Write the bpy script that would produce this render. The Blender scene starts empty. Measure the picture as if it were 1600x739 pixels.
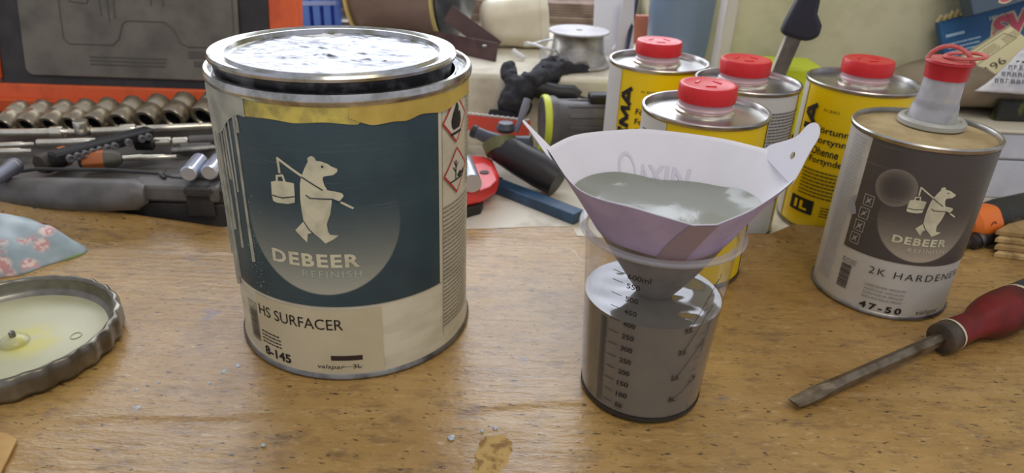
import bpy, bmesh, math, random
from mathutils import Vector, Matrix, noise as mnoise
rnd = random.Random(7)
SC = bpy.context.scene
COL = SC.collection
PI = math.pi
def lin(c):
    return tuple(((x/255)/12.92 if x/255 <= .04045 else ((x/255+.055)/1.055)**2.4) for x in c)

# ------------------------------------------------------------------ camera
FPX, PITCH, ROLL, CAMH = 1112.2, .4658, .0406, .3031
F = Vector((0, math.cos(PITCH), -math.sin(PITCH)))
R0 = Vector((1, 0, 0)); U0 = R0.cross(F)
RV = R0*math.cos(ROLL) + U0*math.sin(ROLL)
UV = -R0*math.sin(ROLL) + U0*math.cos(ROLL)
cd = bpy.data.cameras.new('camera'); cam = bpy.data.objects.new('camera', cd); COL.objects.link(cam)
cam.matrix_world = Matrix(((RV.x, UV.x, -F.x, 0), (RV.y, UV.y, -F.y, 0), (RV.z, UV.z, -F.z, CAMH), (0, 0, 0, 1)))
cd.sensor_width = 36; cd.lens = FPX*36/1600; cd.clip_start = .02
cd.dof.use_dof = True; cd.dof.focus_distance = .47; cd.dof.aperture_fstop = 9.0
SC.camera = cam
SC.view_settings.view_transform = 'Standard'; SC.view_settings.look = 'None'
SC.view_settings.exposure = 0.0; SC.view_settings.gamma = 1; SC.view_settings.use_curve_mapping = False
# ------------------------------------------------------------------ light
w = bpy.data.worlds.new('world'); SC.world = w; w.use_nodes = True
w.node_tree.nodes['Background'].inputs[0].default_value = (.86, .88, 1, 1)
w.node_tree.nodes['Background'].inputs[1].default_value = .55
def area(name, loc, to, sx, sy, power, color):
    l = bpy.data.lights.new(name, 'AREA'); l.shape = 'RECTANGLE'; l.size = sx; l.size_y = sy; l.energy = power; l.color = color
    o = bpy.data.objects.new(name, l); COL.objects.link(o); o.location = loc
    o.rotation_euler = (Vector(to)-Vector(loc)).to_track_quat('-Z', 'Y').to_euler(); return o
area('window_daylight', (-.3, 1.34, .66), (-.3, 0, .62), 1.5, .96, 15, (.86, .91, 1))
area('ceiling_lamp_light', (.35, -.25, 1.5), (.1, .5, 0), 1.0, .5, 8, (1, .91, .76))

# ------------------------------------------------------------------ helpers
def P(x, y, z=0.):
    d = F + RV*((x-800)/FPX) - UV*((y-369.5)/FPX); t = (z-CAMH)/d.z
    return Vector((d.x*t, d.y*t, z))
def PY(x, y, Y):
    d = F + RV*((x-800)/FPX) - UV*((y-369.5)/FPX); t = Y/d.y
    return Vector((d.x*t, Y, CAMH+d.z*t))

MATS = {}
def nodes(name):
    m = bpy.data.materials.new(name); m.use_nodes = True; nt = m.node_tree
    return m, nt, nt.nodes['Principled BSDF'], nt.nodes['Material Output']
def mixc(nt, fac, a, b, blend='MIX'):
    n = nt.nodes.new('ShaderNodeMix'); n.data_type = 'RGBA'; n.blend_type = blend
    for sock, v in ((n.inputs[0], fac), (n.inputs[6], a), (n.inputs[7], b)):
        if hasattr(v, 'links'): nt.links.new(v, sock)
        else: sock.default_value = v if not isinstance(v, tuple) else (*v[:3], 1)
    return n.outputs[2]
def math_(nt, op, a, b=None, c=None, clamp=False):
    n = nt.nodes.new('ShaderNodeMath'); n.operation = op; n.use_clamp = clamp
    for i, v in enumerate((a, b, c)):
        if v is None: continue
        if hasattr(v, 'links'): nt.links.new(v, n.inputs[i])
        else: n.inputs[i].default_value = v
    return n.outputs[0]
def coords(nt, kind='Object', scale=(1, 1, 1)):
    t = nt.nodes.new('ShaderNodeTexCoord'); mp = nt.nodes.new('ShaderNodeMapping'); mp.inputs['Scale'].default_value = scale
    nt.links.new(t.outputs[kind], mp.inputs['Vector']); return mp.outputs[0]
def noise(nt, vec, scale, detail=4, rough=.55, dist=0):
    n = nt.nodes.new('ShaderNodeTexNoise'); n.inputs['Scale'].default_value = scale; n.inputs['Detail'].default_value = detail
    n.inputs['Roughness'].default_value = rough; n.inputs['Distortion'].default_value = dist
    nt.links.new(vec, n.inputs['Vector']); return n.outputs['Fac']
def ramp(nt, fac, lo, hi):
    n = nt.nodes.new('ShaderNodeMapRange'); n.inputs[1].default_value = lo; n.inputs[2].default_value = hi
    nt.links.new(fac, n.inputs[0]); return n.outputs[0]
def bump(nt, b, h, strength, dist=.001):
    n = nt.nodes.new('ShaderNodeBump'); n.inputs['Strength'].default_value = strength; n.inputs['Distance'].default_value = dist
    nt.links.new(h, n.inputs['Height']); nt.links.new(n.outputs[0], b.inputs['Normal'])
def M(name, rgb, rough=.5, metal=0, alt=None, ns=40, lo=.42, hi=.62, bs=0, bscale=200, bd=.0006, stretch=(1, 1, 1), spec=.5, **kw):
    """plain material: colour, optional second colour by noise, optional bump"""
    if name in MATS: return MATS[name]
    m, nt, b, o = nodes(name); MATS[name] = m
    b.inputs['Base Color'].default_value = (*lin(rgb), 1); b.inputs['Roughness'].default_value = rough; b.inputs['Metallic'].default_value = metal
    b.inputs['Specular IOR Level'].default_value = spec
    v = coords(nt, 'Object', stretch)
    if alt is not None:
        nt.links.new(mixc(nt, ramp(nt, noise(nt, v, ns), lo, hi), lin(rgb), lin(alt)), b.inputs['Base Color'])
    if bs: bump(nt, b, noise(nt, v, bscale), bs, bd)
    for k, x in kw.items(): b.inputs[k.replace('_', ' ')].default_value = x
    return m

class G:
    """collects geometry; build() links it as ONE mesh object"""
    def __init__(s): s.v = []; s.f = []; s.uv = None
    def add(s, v, f, mat=None):
        n = len(s.v)
        s.v += [tuple(mat @ Vector(p)) if mat else tuple(p) for p in v]
        s.f += [tuple(i+n for i in q) for q in f]; return s
    def box(s, a, b, mat=None):
        (x0, y0, z0), (x1, y1, z1) = a, b
        return s.add([(x0, y0, z0), (x1, y0, z0), (x1, y1, z0), (x0, y1, z0), (x0, y0, z1), (x1, y0, z1), (x1, y1, z1), (x0, y1, z1)],
                     [(3, 2, 1, 0), (4, 5, 6, 7), (0, 1, 5, 4), (1, 2, 6, 5), (2, 3, 7, 6), (3, 0, 4, 7)], mat)
    def lathe(s, prof, n=64, mat=None, a0=0, rf=None):
        """profile of (r, z); r=0 closes on the axis. rf(angle) scales the radius"""
        v = []; f = []; rows = []
        for r, z in prof:
            if r <= 1e-9: rows.append([len(v)]); v.append((0, 0, z))
            else:
                rows.append(list(range(len(v), len(v)+n)))
                for k in range(n):
                    a = a0+2*PI*k/n; q = r*(rf(a, r, z) if rf else 1); v.append((q*math.cos(a), q*math.sin(a), z))
        for A, B in zip(rows, rows[1:]):
            for k in range(n):
                j = (k+1) % n
                if len(A) == 1 and len(B) == 1: continue
                if len(A) == 1: f.append((A[0], B[j], B[k]))
                elif len(B) == 1: f.append((A[k], A[j], B[0]))
                else: f.append((A[k], A[j], B[j], B[k]))
        return s.add(v, f, mat)
    def tube(s, pts, r, n=10, mat=None, closed=False, flat=1.):
        pts = [Vector(p) for p in pts]; N = len(pts); v = []; f = []; up = None
        for i, p in enumerate(pts):
            if closed: t = pts[(i+1) % N]-pts[i-1]
            else: t = pts[min(i+1, N-1)]-pts[max(i-1, 0)]
            t.normalize()
            if up is None: up = Vector((0, 0, 1)) if abs(t.z) < .9 else Vector((1, 0, 0))
            sx = t.cross(up).normalized(); up = sx.cross(t).normalized()
            rr = r[i] if isinstance(r, (list, tuple)) else r
            for k in range(n):
                a = 2*PI*k/n; v.append(p + sx*(rr*math.cos(a)) + up*(rr*flat*math.sin(a)))
        for i in range(N if closed else N-1):
            j = (i+1) % N
            for k in range(n):
                l = (k+1) % n; f.append((i*n+k, j*n+k, j*n+l, i*n+l)[::-1])
        if not closed: f.append(tuple(range(n))); f.append(tuple(range((N-1)*n, N*n))[::-1])
        return s.add(v, f, mat)
    def rod(s, a, b, r, n=16, r2=None):
        return s.tube([a, b], [r, r2 if r2 is not None else r], n)
    def prism(s, pts, z0, z1, mat=None):
        n = len(pts); v = [(x, y, z0) for x, y in pts]+[(x, y, z1) for x, y in pts]
        area = sum(pts[i][0]*pts[(i+1) % n][1]-pts[(i+1) % n][0]*pts[i][1] for i in range(n))
        f = [tuple(range(n))[::-1], tuple(range(n, 2*n))]+[(i, (i+1) % n, n+(i+1) % n, n+i) for i in range(n)]
        if area < 0: f = [q[::-1] for q in f]
        return s.add(v, f, mat)
    def grid(s, fn, nu, nv, closed_u=False, mat=None):
        n0 = nu if closed_u else nu+1
        v = [fn(i/nu, j/nv) for j in range(nv+1) for i in range(n0)]
        f = []
        for j in range(nv):
            for i in range(nu):
                k = (i+1) % n0; f.append((j*n0+i, j*n0+k, (j+1)*n0+k, (j+1)*n0+i))
        return s.add(v, f, mat)
    def build(s, name, mat, parent=None, smooth=True, bevel=0, sub=0, solid=0, loc=None, rot=None, sharp=.6, offset=0):
        me = bpy.data.meshes.new(name); me.from_pydata(s.v, [], s.f); me.validate()
        if s.uv:
            l = me.uv_layers.new(name='UVMap')
            for lp in me.loops: l.data[lp.index].uv = s.uv[lp.vertex_index]
        me.materials.append(mat)
        if smooth:
            me.polygons.foreach_set('use_smooth', [True]*len(me.polygons))
            try: me.set_sharp_from_angle(angle=sharp)
            except Exception: pass
        o = bpy.data.objects.new(name, me); COL.objects.link(o)
        if parent: o.parent = parent
        if loc is not None: o.location = loc
        if rot is not None: o.rotation_euler = rot
        if solid: q = o.modifiers.new('s', 'SOLIDIFY'); q.thickness = solid; q.offset = offset
        if bevel:
            q = o.modifiers.new('b', 'BEVEL'); q.width = bevel; q.segments = 2; q.limit_method = 'ANGLE'; q.angle_limit = .6
        if sub: q = o.modifiers.new('d', 'SUBSURF'); q.levels = sub; q.render_levels = sub
        return o

def tag(o, label, cat=None, group=None, kind=None):
    o['label'] = label
    if cat: o['category'] = cat
    if group: o['group'] = group
    if kind: o['kind'] = kind
    return o
def thing(name, label, cat, loc=(0, 0, 0), rot=(0, 0, 0), group=None):
    o = bpy.data.objects.new(name, None); COL.objects.link(o); o.empty_display_size = .02
    o.location = loc; o.rotation_euler = rot; return tag(o, label, cat, group)
def struct(o): o['kind'] = 'structure'; return o
def basis(o, x, y):   # matrix with origin o, local x along x, y in plane
    x = Vector(x).normalized(); z = x.cross(Vector(y)).normalized(); y = z.cross(x)
    return Matrix(((x.x, y.x, z.x, o[0]), (x.y, y.y, z.y, o[1]), (x.z, y.z, z.z, o[2]), (0, 0, 0, 1)))
def along(a, b):      # matrix whose local +Z runs from a to b
    a = Vector(a); z = (Vector(b)-a).normalized(); x = Vector((0, 0, 1)).cross(z)
    if x.length < 1e-4: x = Vector((1, 0, 0))
    x.normalize(); y = z.cross(x)
    return Matrix(((x.x, y.x, z.x, a.x), (x.y, y.y, z.y, a.y), (x.z, y.z, z.z, a.z), (0, 0, 0, 1)))

def text_mesh(s, bold=0., shear=0., sp=1.):
    cu = bpy.data.curves.new('t', 'FONT'); cu.body = s; cu.size = 1; cu.offset = bold; cu.shear = shear; cu.resolution_u = 3; cu.fill_mode = 'FRONT'; cu.space_character = sp
    o = bpy.data.objects.new('t', cu); COL.objects.link(o)
    me = bpy.data.meshes.new_from_object(o)
    v = [tuple(p.co) for p in me.vertices]; f = [tuple(p.vertices) for p in me.polygons]
    bpy.data.objects.remove(o); bpy.data.curves.remove(cu); bpy.data.meshes.remove(me); return v, f
def holed(outer, holes, mat_r=8):   # filled flat outline with holes -> verts, faces
    cu = bpy.data.curves.new('h', 'CURVE'); cu.dimensions = '2D'; cu.fill_mode = 'BOTH'
    for pl in [outer]+holes:
        sp = cu.splines.new('POLY'); sp.points.add(len(pl)-1); sp.use_cyclic_u = True
        for i, p in enumerate(pl): sp.points[i].co = (p[0], p[1], 0, 1)
    o = bpy.data.objects.new('h', cu); COL.objects.link(o); me = bpy.data.meshes.new_from_object(o)
    v = [tuple(p.co)[:2] for p in me.vertices]; f = [tuple(p.vertices) for p in me.polygons]
    bpy.data.objects.remove(o); bpy.data.curves.remove(cu); bpy.data.meshes.remove(me); return v, f

LETTERS = {'E': ([[(0, 0), (0, 1)], [(0, .09), (.62, .09)], [(0, .5), (.56, .5)], [(0, .91), (.62, .91)]], .72),
 'M': ([[(.02, 0), (.1, 1)], [(.1, .95), (.45, .12)], [(.45, .12), (.8, .95)], [(.8, 1), (.88, 0)]], 1.02), 'A': ([[(.0, 0), (.4, 1)], [(.4, 1), (.8, 0)], [(.16, .28), (.64, .28)]], .86)}
def strokes(p, word, u0, v0, u1, v1, wd):
    tot = sum(LETTERS[c][1] for c in word)-.1; x = 0
    for c in word:
        for st_ in LETTERS[c][0]: p.line([(u1+(u0-u1)*b, v0+(v1-v0)*(x+a)/tot) for a, b in st_], wd)
        x += LETTERS[c][1]
    return p
class Print:
    """flat print in mm (u, v) that is laid on a round wall r(v) or on a plane"""
    def __init__(s, r=None, eps=.2): s.bm = bmesh.new(); s.r = r; s.eps = eps
    def raw(s, v, f, dz=0):
        vs = [s.bm.verts.new((x, y, dz)) for x, y in v]
        for q in f:
            try: s.bm.faces.new([vs[i] for i in q])
            except ValueError: pass
        return s
    def poly(s, pts, dz=0): return s.raw(pts, [tuple(range(len(pts)))], dz)
    def rect(s, u0, v0, u1, v1, dz=0): return s.poly([(u0, v0), (u1, v0), (u1, v1), (u0, v1)], dz)
    def line(s, pts, w, dz=0):
        for i, (a, b) in enumerate(zip(pts, pts[1:])):
            d = Vector(b)-Vector(a); n = Vector((-d.y, d.x)).normalized()*w/2; e = d.normalized()*w*.35
            a2 = Vector(a)-(e if i else e*0); b2 = Vector(b)+(e if i < len(pts)-2 else e*0)
            s.poly([tuple(a2-n), tuple(b2-n), tuple(b2+n), tuple(a2+n)], dz)
        return s
    def ring(s, cx, cy, r, wd, n=28, dz=0):
        v = [(cx+q*math.cos(2*PI*k/n), cy+q*math.sin(2*PI*k/n)) for q in (r-wd, r) for k in range(n)]
        return s.raw(v, [(k, n+k, n+(k+1) % n, (k+1) % n) [::-1] for k in range(n)], dz)
    def dot(s, cx, cy, r, n=14, dz=0): return s.poly([(cx+r*math.cos(2*PI*k/n), cy+r*math.sin(2*PI*k/n)) for k in range(n)], dz)
    def text(s, t, u0, v0, u1, v1, bold=0., shear=0., rot=False, dz=0, sp=1.):
        v, f = text_mesh(t, bold, shear, sp)
        xs = [p[0] for p in v]; ys = [p[1] for p in v]
        x0, x1, y0, y1 = min(xs), max(xs), min(ys), max(ys)
        q = [((p[0]-x0)/(x1-x0), (p[1]-y0)/(y1-y0)) for p in v]
        if rot: q = [(1-b, a) for a, b in q]
        return s.raw([(u0+a*(u1-u0), v0+b*(v1-v0)) for a, b in q], f, dz)
    def lines(s, u0, v0, u1, v1, n, fill=.45, dash=(1.2, 3.4), seed=1):
        r = random.Random(seed); h = (v1-v0)/n
        for i in range(n):
            u = u0; y = v1-(i+.8)*h; end = u1-(u1-u0)*r.random()*.12
            while u < end:
                b = min(end, u+r.uniform(*dash)); s.rect(u, y, b, y+h*fill); u = b+.55
        return s
    def build(s, name, mat, parent, step=4., mat4=None):
        bm = s.bm; bmesh.ops.triangulate(bm, faces=bm.faces[:])
        if s.r:
            us = [v.co.x for v in bm.verts]; k = math.floor(min(us)/step)
            while k*step < max(us):
                bmesh.ops.bisect_plane(bm, geom=bm.verts[:]+bm.edges[:]+bm.faces[:], plane_co=(k*step, 0, 0), plane_no=(1, 0, 0), dist=1e-5); k += 1
            r0 = s.r(0)
            for v in bm.verts:
                a = v.co.x*.001/r0; r = s.r(v.co.y*.001)+(s.eps+v.co.z)*.001
                v.co = (r*math.sin(a), -r*math.cos(a), v.co.y*.001)
        else:
            for v in bm.verts: v.co = (v.co.x*.001, v.co.y*.001, (s.eps+v.co.z)*.001)
        if mat4:
            for v in bm.verts: v.co = mat4 @ v.co
        me = bpy.data.meshes.new(name); bm.to_mesh(me); bm.free(); me.materials.append(mat)
        o = bpy.data.objects.new(name, me); COL.objects.link(o); o.parent = parent; return o

def patch(r, u0, u1, v0, v1, eps, lower=None, upper=None, nv=6):
    """grid laid on a round wall, UV in metres"""
    g = G(); nu = max(4, int((u1-u0)/2.5)); uv = []
    r0 = r(0)
    for j in range(nv+1):
        for i in range(nu+1):
            u = u0+(u1-u0)*i/nu; a = lower(u) if lower else v0; b = upper(u) if upper else v1
            v = a+(b-a)*j/nv; q = r(v*.001)+eps*.001; an = u*.001/r0
            g.v.append((q*math.sin(an), -q*math.cos(an), v*.001)); uv.append((u*.001, v*.001))
    for j in range(nv):
        for i in range(nu): k = j*(nu+1)+i; g.f.append((k, k+1, k+nu+2, k+nu+1))
    g.uv = uv; return g

def label_mat(name, dark, light, cx, cy, r, vlo, vhi, bub=None, rough=.35, dark2=None):
    """printed label: a disc whose tone fades upwards on a dark ground (print, in label millimetres)"""
    m, nt, b, o = nodes(name)
    t = nt.nodes.new('ShaderNodeTexCoord'); sp = nt.nodes.new('ShaderNodeSeparateXYZ'); nt.links.new(t.outputs['UV'], sp.inputs[0])
    u, v = sp.outputs[0], sp.outputs[1]
    def disc(cx, cy, r, soft=.0006):
        dx = math_(nt, 'SUBTRACT', u, cx*.001); dy = math_(nt, 'SUBTRACT', v, cy*.001)
        d = math_(nt, 'SQRT', math_(nt, 'ADD', math_(nt, 'MULTIPLY', dx, dx), math_(nt, 'MULTIPLY', dy, dy)))
        return d, ramp(nt, d, r*.001+soft, r*.001-soft)
    d, inside = disc(cx, cy, r)
    g = math_(nt, 'POWER', ramp(nt, v, vhi*.001, vlo*.001), 1.7)
    wv = coords(nt, 'Object', (1, 1, 1))
    base = mixc(nt, ramp(nt, noise(nt, wv, 30, 5), .35, .7), lin(dark), lin(dark2 or dark))
    c = mixc(nt, math_(nt, 'MULTIPLY', inside, g), base, lin(light))
    if bub:
        d2, in2 = disc(bub[0], bub[1], bub[2], .0003)
        rim = math_(nt, 'MULTIPLY', in2, math_(nt, 'POWER', math_(nt, 'DIVIDE', d2, bub[2]*.001), 3.0))
        c = mixc(nt, math_(nt, 'MULTIPLY', rim, .35), c, lin(light))
    # fine scratches round the can
    sv = coords(nt, 'Object', (6, 6, 260)); sc_ = ramp(nt, noise(nt, sv, 3, 3, .6), .64, .72)
    c = mixc(nt, math_(nt, 'MULTIPLY', sc_, .10), c, (.5, .5, .45))
    nt.links.new(c, b.inputs['Base Color']); b.inputs['Roughness'].default_value = rough; b.inputs['Specular IOR Level'].default_value = .4
    bump(nt, b, noise(nt, coords(nt, 'Object', (8, 8, 60)), 6, 3), .12, .001)
    return m

# ------------------------------------------------------------------ materials
STEEL = M('tin_steel', (196, 194, 190), .28, 1, (160, 158, 154), 30, bs=.05)
STEELD = M('dull_steel', (150, 148, 142), .42, 1, (112, 108, 102), 60)
CHROME = M('chrome', (230, 224, 206), .2, .85, (196, 188, 170), 50, .45, .7)
TOPGREY = M('tin_top', (176, 176, 170), .34, .75, (150, 150, 146), 40)
BLACK = M('black_plastic', (28, 27, 28), .5)
BLACKP = M('print_black', (30, 29, 28), .6)
CREAMP = M('print_cream', (214, 208, 176), .5, 0, (192, 186, 158), 90)
WHITEP = M('print_white', (222, 222, 210), .5)
GREYP = M('print_grey', (120, 116, 106), .6)
REDP = M('print_red', (196, 46, 52), .5)
DGREY = M('dark_grey_plastic', (62, 60, 59), .5, 0, (48, 46, 45), 40)
MGREY = M('mid_grey_plastic', (104, 101, 98), .48, 0, (84, 81, 78), 30)
REDCAP = M('red_cap_plastic', (214, 36, 42), .38)
YELLOW = M('yellow_label', (238, 204, 14), .33)
WHITEL = M('white_label', (206, 205, 200), .45)
PAINTD = M('dried_grey_paint', (178, 176, 160), .4, 0, (146, 146, 132), 60, bs=.3, bscale=90)
CLEARISH = M('milky_plastic', (226, 224, 228), .3, 0, None, Transmission_Weight=.35, IOR=1.3)

def wall_paint():
    return M('yellowed_white_paint', (210, 206, 176), .55, 0, (188, 184, 152), 9, .4, .68, bs=.25, bscale=70)
WALLP = wall_paint()

def cardboard_mat():
    m, nt, b, o = nodes('cardboard')
    v = coords(nt, 'Object'); vs = coords(nt, 'Object', (6, 60, 1)); vf = coords(nt, 'Object', (60, 420, 1)); vp = coords(nt, 'Object', (1, 2.6, 1))
    c = mixc(nt, ramp(nt, noise(nt, v, 6, 6, .65), .34, .66), lin((186, 150, 88)), lin((150, 113, 56)))
    c = mixc(nt, math_(nt, 'MULTIPLY', ramp(nt, noise(nt, vs, 3, 6, .7), .45, .75), .22), c, lin((124, 94, 54)))
    c = mixc(nt, math_(nt, 'MULTIPLY', ramp(nt, noise(nt, vp, 34, 7, .8), .50, .66), .72), c, lin((110, 84, 52)))
    c = mixc(nt, math_(nt, 'MULTIPLY', ramp(nt, noise(nt, vp, 12, 6, .75), .56, .70), .7), c, lin((96, 74, 50)))
    c = mixc(nt, math_(nt, 'MULTIPLY', ramp(nt, noise(nt, vp, 75, 6, .8), .56, .68), .5), c, lin((212, 186, 138)))
    c = mixc(nt, math_(nt, 'MULTIPLY', ramp(nt, noise(nt, vp, 130, 3, .6), .625, .67), .85), c, lin((62, 46, 32)))
    c = mixc(nt, math_(nt, 'MULTIPLY', ramp(nt, noise(nt, v, 19, 4, .65), .64, .72), .55), c, lin((92, 88, 120)))
    nt.links.new(c, b.inputs['Base Color'])
    r = math_(nt, 'ADD', math_(nt, 'MULTIPLY', noise(nt, v, 14, 5, .65), .30), .20); nt.links.new(r, b.inputs['Roughness'])
    b.inputs['Specular IOR Level'].default_value = .95
    sp = nt.nodes.new('ShaderNodeSeparateXYZ'); nt.links.new(v, sp.inputs[0])
    wav = math_(nt, 'SINE', math_(nt, 'ADD', math_(nt, 'MULTIPLY', sp.outputs[1], 2*PI/.0072), math_(nt, 'MULTIPLY', noise(nt, v, 12, 2), 3.0)))
    h = math_(nt, 'ADD', math_(nt, 'MULTIPLY', noise(nt, vp, 30, 4, .6), 1.0), math_(nt, 'MULTIPLY', noise(nt, vp, 130, 4, .65), .6))
    h = math_(nt, 'ADD', h, math_(nt, 'MULTIPLY', noise(nt, vf, 1, 2), .2)); h = math_(nt, 'ADD', h, math_(nt, 'MULTIPLY', wav, .05))
    bump(nt, b, h, .55, .0014)
    return m
CARD = cardboard_mat()

# ================================================================== SETTING
wt = thing('workbench', 'white-painted workbench top seen behind the cardboard', 'workbench')
BT = -.0045
G().box((-1.1, -.1, -.045), (1.1, .87, BT)).build('bench_top', M('bench_paint', (222, 218, 204), .42, 0, (170, 158, 136), 22, .5, .72, bs=.3, bscale=120), wt, bevel=.002)
for x in (-1.0, .94): G().box((x, .02, -.9), (x+.06, .08, -.045)).build('leg', M('leg_wood', (150, 120, 80), .6), wt)
for x in (-1.0, .94): G().box((x, .78, -.9), (x+.06, .84, -.045)).build('leg', MATS['leg_wood'], wt)
SILLZ = .087
g = G().box((-1.1, .872, -.1), (.262, 1.27, SILLZ)); struct(g.build('trim_1', M('sill_paint', (226, 220, 200), .5, 0, (182, 172, 146), 14, .5, .74, bs=.3, bscale=60), bevel=.006))
g = G().box((-1.6, 1.28, -.9), (1.6, 1.38, .16)).box((-1.6, 1.28, 1.16), (1.6, 1.38, 2.2)).box((-1.6, 1.28, .16), (-1.07, 1.38, 1.16)).box((.46, 1.28, .16), (1.6, 1.38, 1.16))
struct(g.build('wall_back', WALLP))
g = G().box((-1.07, 1.29, .16), (-1.03, 1.35, 1.16)).box((.42, 1.29, .16), (.46, 1.35, 1.16)).box((-1.03, 1.29, .16), (.42, 1.35, .185)).box((-1.03, 1.29, 1.135), (.42, 1.35, 1.16))
struct(g.build('window_1', M('window_paint', (225, 225, 220), .4), bevel=.003))
g = G().box((-1.6, -1.5, -.95), (1.6, 1.38, -.9)); struct(g.build('floor', M('concrete', (128, 124, 118), .8, 0, (104, 100, 95), 6)))
# board wall on the right
struct(G().box((.268, .925, -.1), (1.6, .945, .9)).build('wall_right', M('wall_board_paint', (212, 207, 174), .6, 0, (182, 177, 142), 16, .48, .74, bs=.35, bscale=45), bevel=.002))
struct(G().box((.253, .915, SILLZ), (.268, .95, .9)).build('trim_2', M('pale_edge', (214, 208, 200), .5), bevel=.002))
struct(G().box((.205, 1.20, SILLZ), (.262, 1.27, .16)).build('trim_3', WALLP))

# cardboard sheet
def card_back(x):
    if x < -.262: return .594-(-.262-x)*.02
    if x < .06: return .594+(x+.262)*.105*1.0+.002*math.sin(x*40)
    if x < .36: return .606+.025*max(0, min(1, (x-.245)/.03))+.003*math.sin(x*31)
    return .630-(x-.36)*.12
cs = thing('cardboard_sheet', 'large stained brown cardboard sheet covering the bench top under the cans', 'cardboard')
def cardfn(u, v):
    x = -.62+1.34*u; yb = card_back(x); y = .06+(yb-.06)*v
    z = .0006*mnoise.noise((x*9, y*30, 0))+.0004*mnoise.noise((x*40, y*60, 3))
    e = max(0, 1-(yb-y)/.05)
    if x < -.26: z += .030*e*e*min(1, (-.26-x)/.22)
    if x > .10: z += .0105*e*e*min(1, (x-.10)/.08)*(1 if x < .36 else max(0, 1-(x-.36)/.1))
    cy = .362+.112*x+.003*mnoise.noise((x*14, 0, 0)); d = (y-cy)/.0016
    d2 = (y-.412-.02*x)/.002
    z += .0016/(1+math.exp(-max(-30, min(30, d))))+.0006*math.exp(-d*d/6)-.0010+(.0004*math.exp(-d2*d2) if x > -.05 else 0)
    return (x, y, min(z, 0) if e == 0 else z-.0002)
g = G().grid(cardfn, 330, 260)
g.build('sheet', CARD, cs, solid=.0038, offset=-1, sharp=3)
for k, (px, py, r) in enumerate([(372, 571, .0026), (350, 580, .0022), (214, 609, .0016), (214, 637, .0024), (411, 695, .0014), (705, 683, .0023), (774, 668, .0017), (753, 673, .0012), (248, 598, .0012), (327, 599, .0012)]):
    q = P(px, py); G().lathe([(0, .0006), (.5, .00055), (.85, .0003), (1, -.0002)][::-1] and [(1*r, -.0004), (.85*r, .0003), (.5*r, .0007), (0, .0008)], 14, rf=lambda a, r, z: 1+.12*math.sin(2*a+r*1e4)).build('paint_drop', M('drop_paint', (178, 188, 192), .2), cs, loc=(q.x, q.y, 0))
# torn, pale patch with ply edges
tp = P(770, 708); g = G()
def torn(u, v):
    a = 2*PI*u; k = 1+.28*mnoise.noise((math.cos(a)*2.1, math.sin(a)*2.1, 5))+.12*mnoise.noise((math.cos(a)*7, math.sin(a)*7, 8))
    x, y = .0135*k*v*math.cos(a), .0215*k*v*math.sin(a)
    return (tp.x+x+.15*y, tp.y+y, -.0009+.0009*abs(mnoise.noise((x*90, y*420, 3)))*(1-v**4)-.0012*v**8)
g.grid(torn, 90, 30, True)
g.build('torn_ply', M('torn_card', (186, 154, 92), .85, 0, (140, 108, 60), 130, .48, .6), cs)

# ================================================================== BIG PAINT CAN
CX, CY, CR, CH = -.1151, .4617, .0825, .193
pc = thing('paint_can', 'large dented paint can with dark blue-green label, yellow tape and grey drips', 'paint can', (CX, CY, 0))
cr = lambda v: CR
CANW = M('can_white_wrap', (214, 206, 180), .38, 0, (196, 188, 162), 25, bs=.15, bscale=14, bd=.003, stretch=(1, 1, 3))
G().lathe([(0, .0012), (.078, .0012), (.079, .0005), (CR, .004), (CR, .006), (CR-.0006, .0075), (CR-.0006, .188)], 128).build('body', CANW, pc)
G().lathe([(.0800, 0), (.0832, .0004), (.0840, .0022), (.0832, .0042), (.0822, .0052)], 128).build('bottom_rim', STEELD, pc)
G().lathe([(.0822, .186), (.0842, .1885), (.0846, .1915), (.0834, .194), (.0812, .1942), (.0800, .192), (.0795, .1895), (.0755, .1885), (.0735, .1900), (.0735, .180)], 128).build('top_rim', M('rim_steel', (205, 204, 200), .24, 1, (150, 148, 140), 60), pc)
# wet and dried paint in the rim gutter
def gut(u, v):
    a = 2*PI*u; r = .0738+.0062*v; z = .1893+.0018*math.sin(v*PI)+.0012*mnoise.noise((a*5, v*3, 1))
    return (r*math.cos(a), r*math.sin(a), z)
G().grid(gut, 160, 6, True).build('gutter_paint', M('gutter_paint_mat', (120, 124, 128), .14, .3, (36, 36, 38), 90, .46, .56, bs=.5, bscale=180), pc)
LAB = label_mat('surfacer_label', (60, 79, 85), (180, 180, 162), 0, 115.5, 49, 64, 134, dark2=(50, 68, 75))
patch(cr, -112, 79.5, 57.5, 178, .05, nv=10).build('label', LAB, pc)
patch(cr, 79.5, 82.2, 57.5, 177, .06).build('label_border', M('border_cream', (214, 206, 178), .4), pc)
stk = patch(cr, -56, 34, 5.5, 55, .12, nv=4).build('sticker', M('sticker_film', (206, 196, 164), .3, 0, (196, 186, 152), 20), pc)
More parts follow.
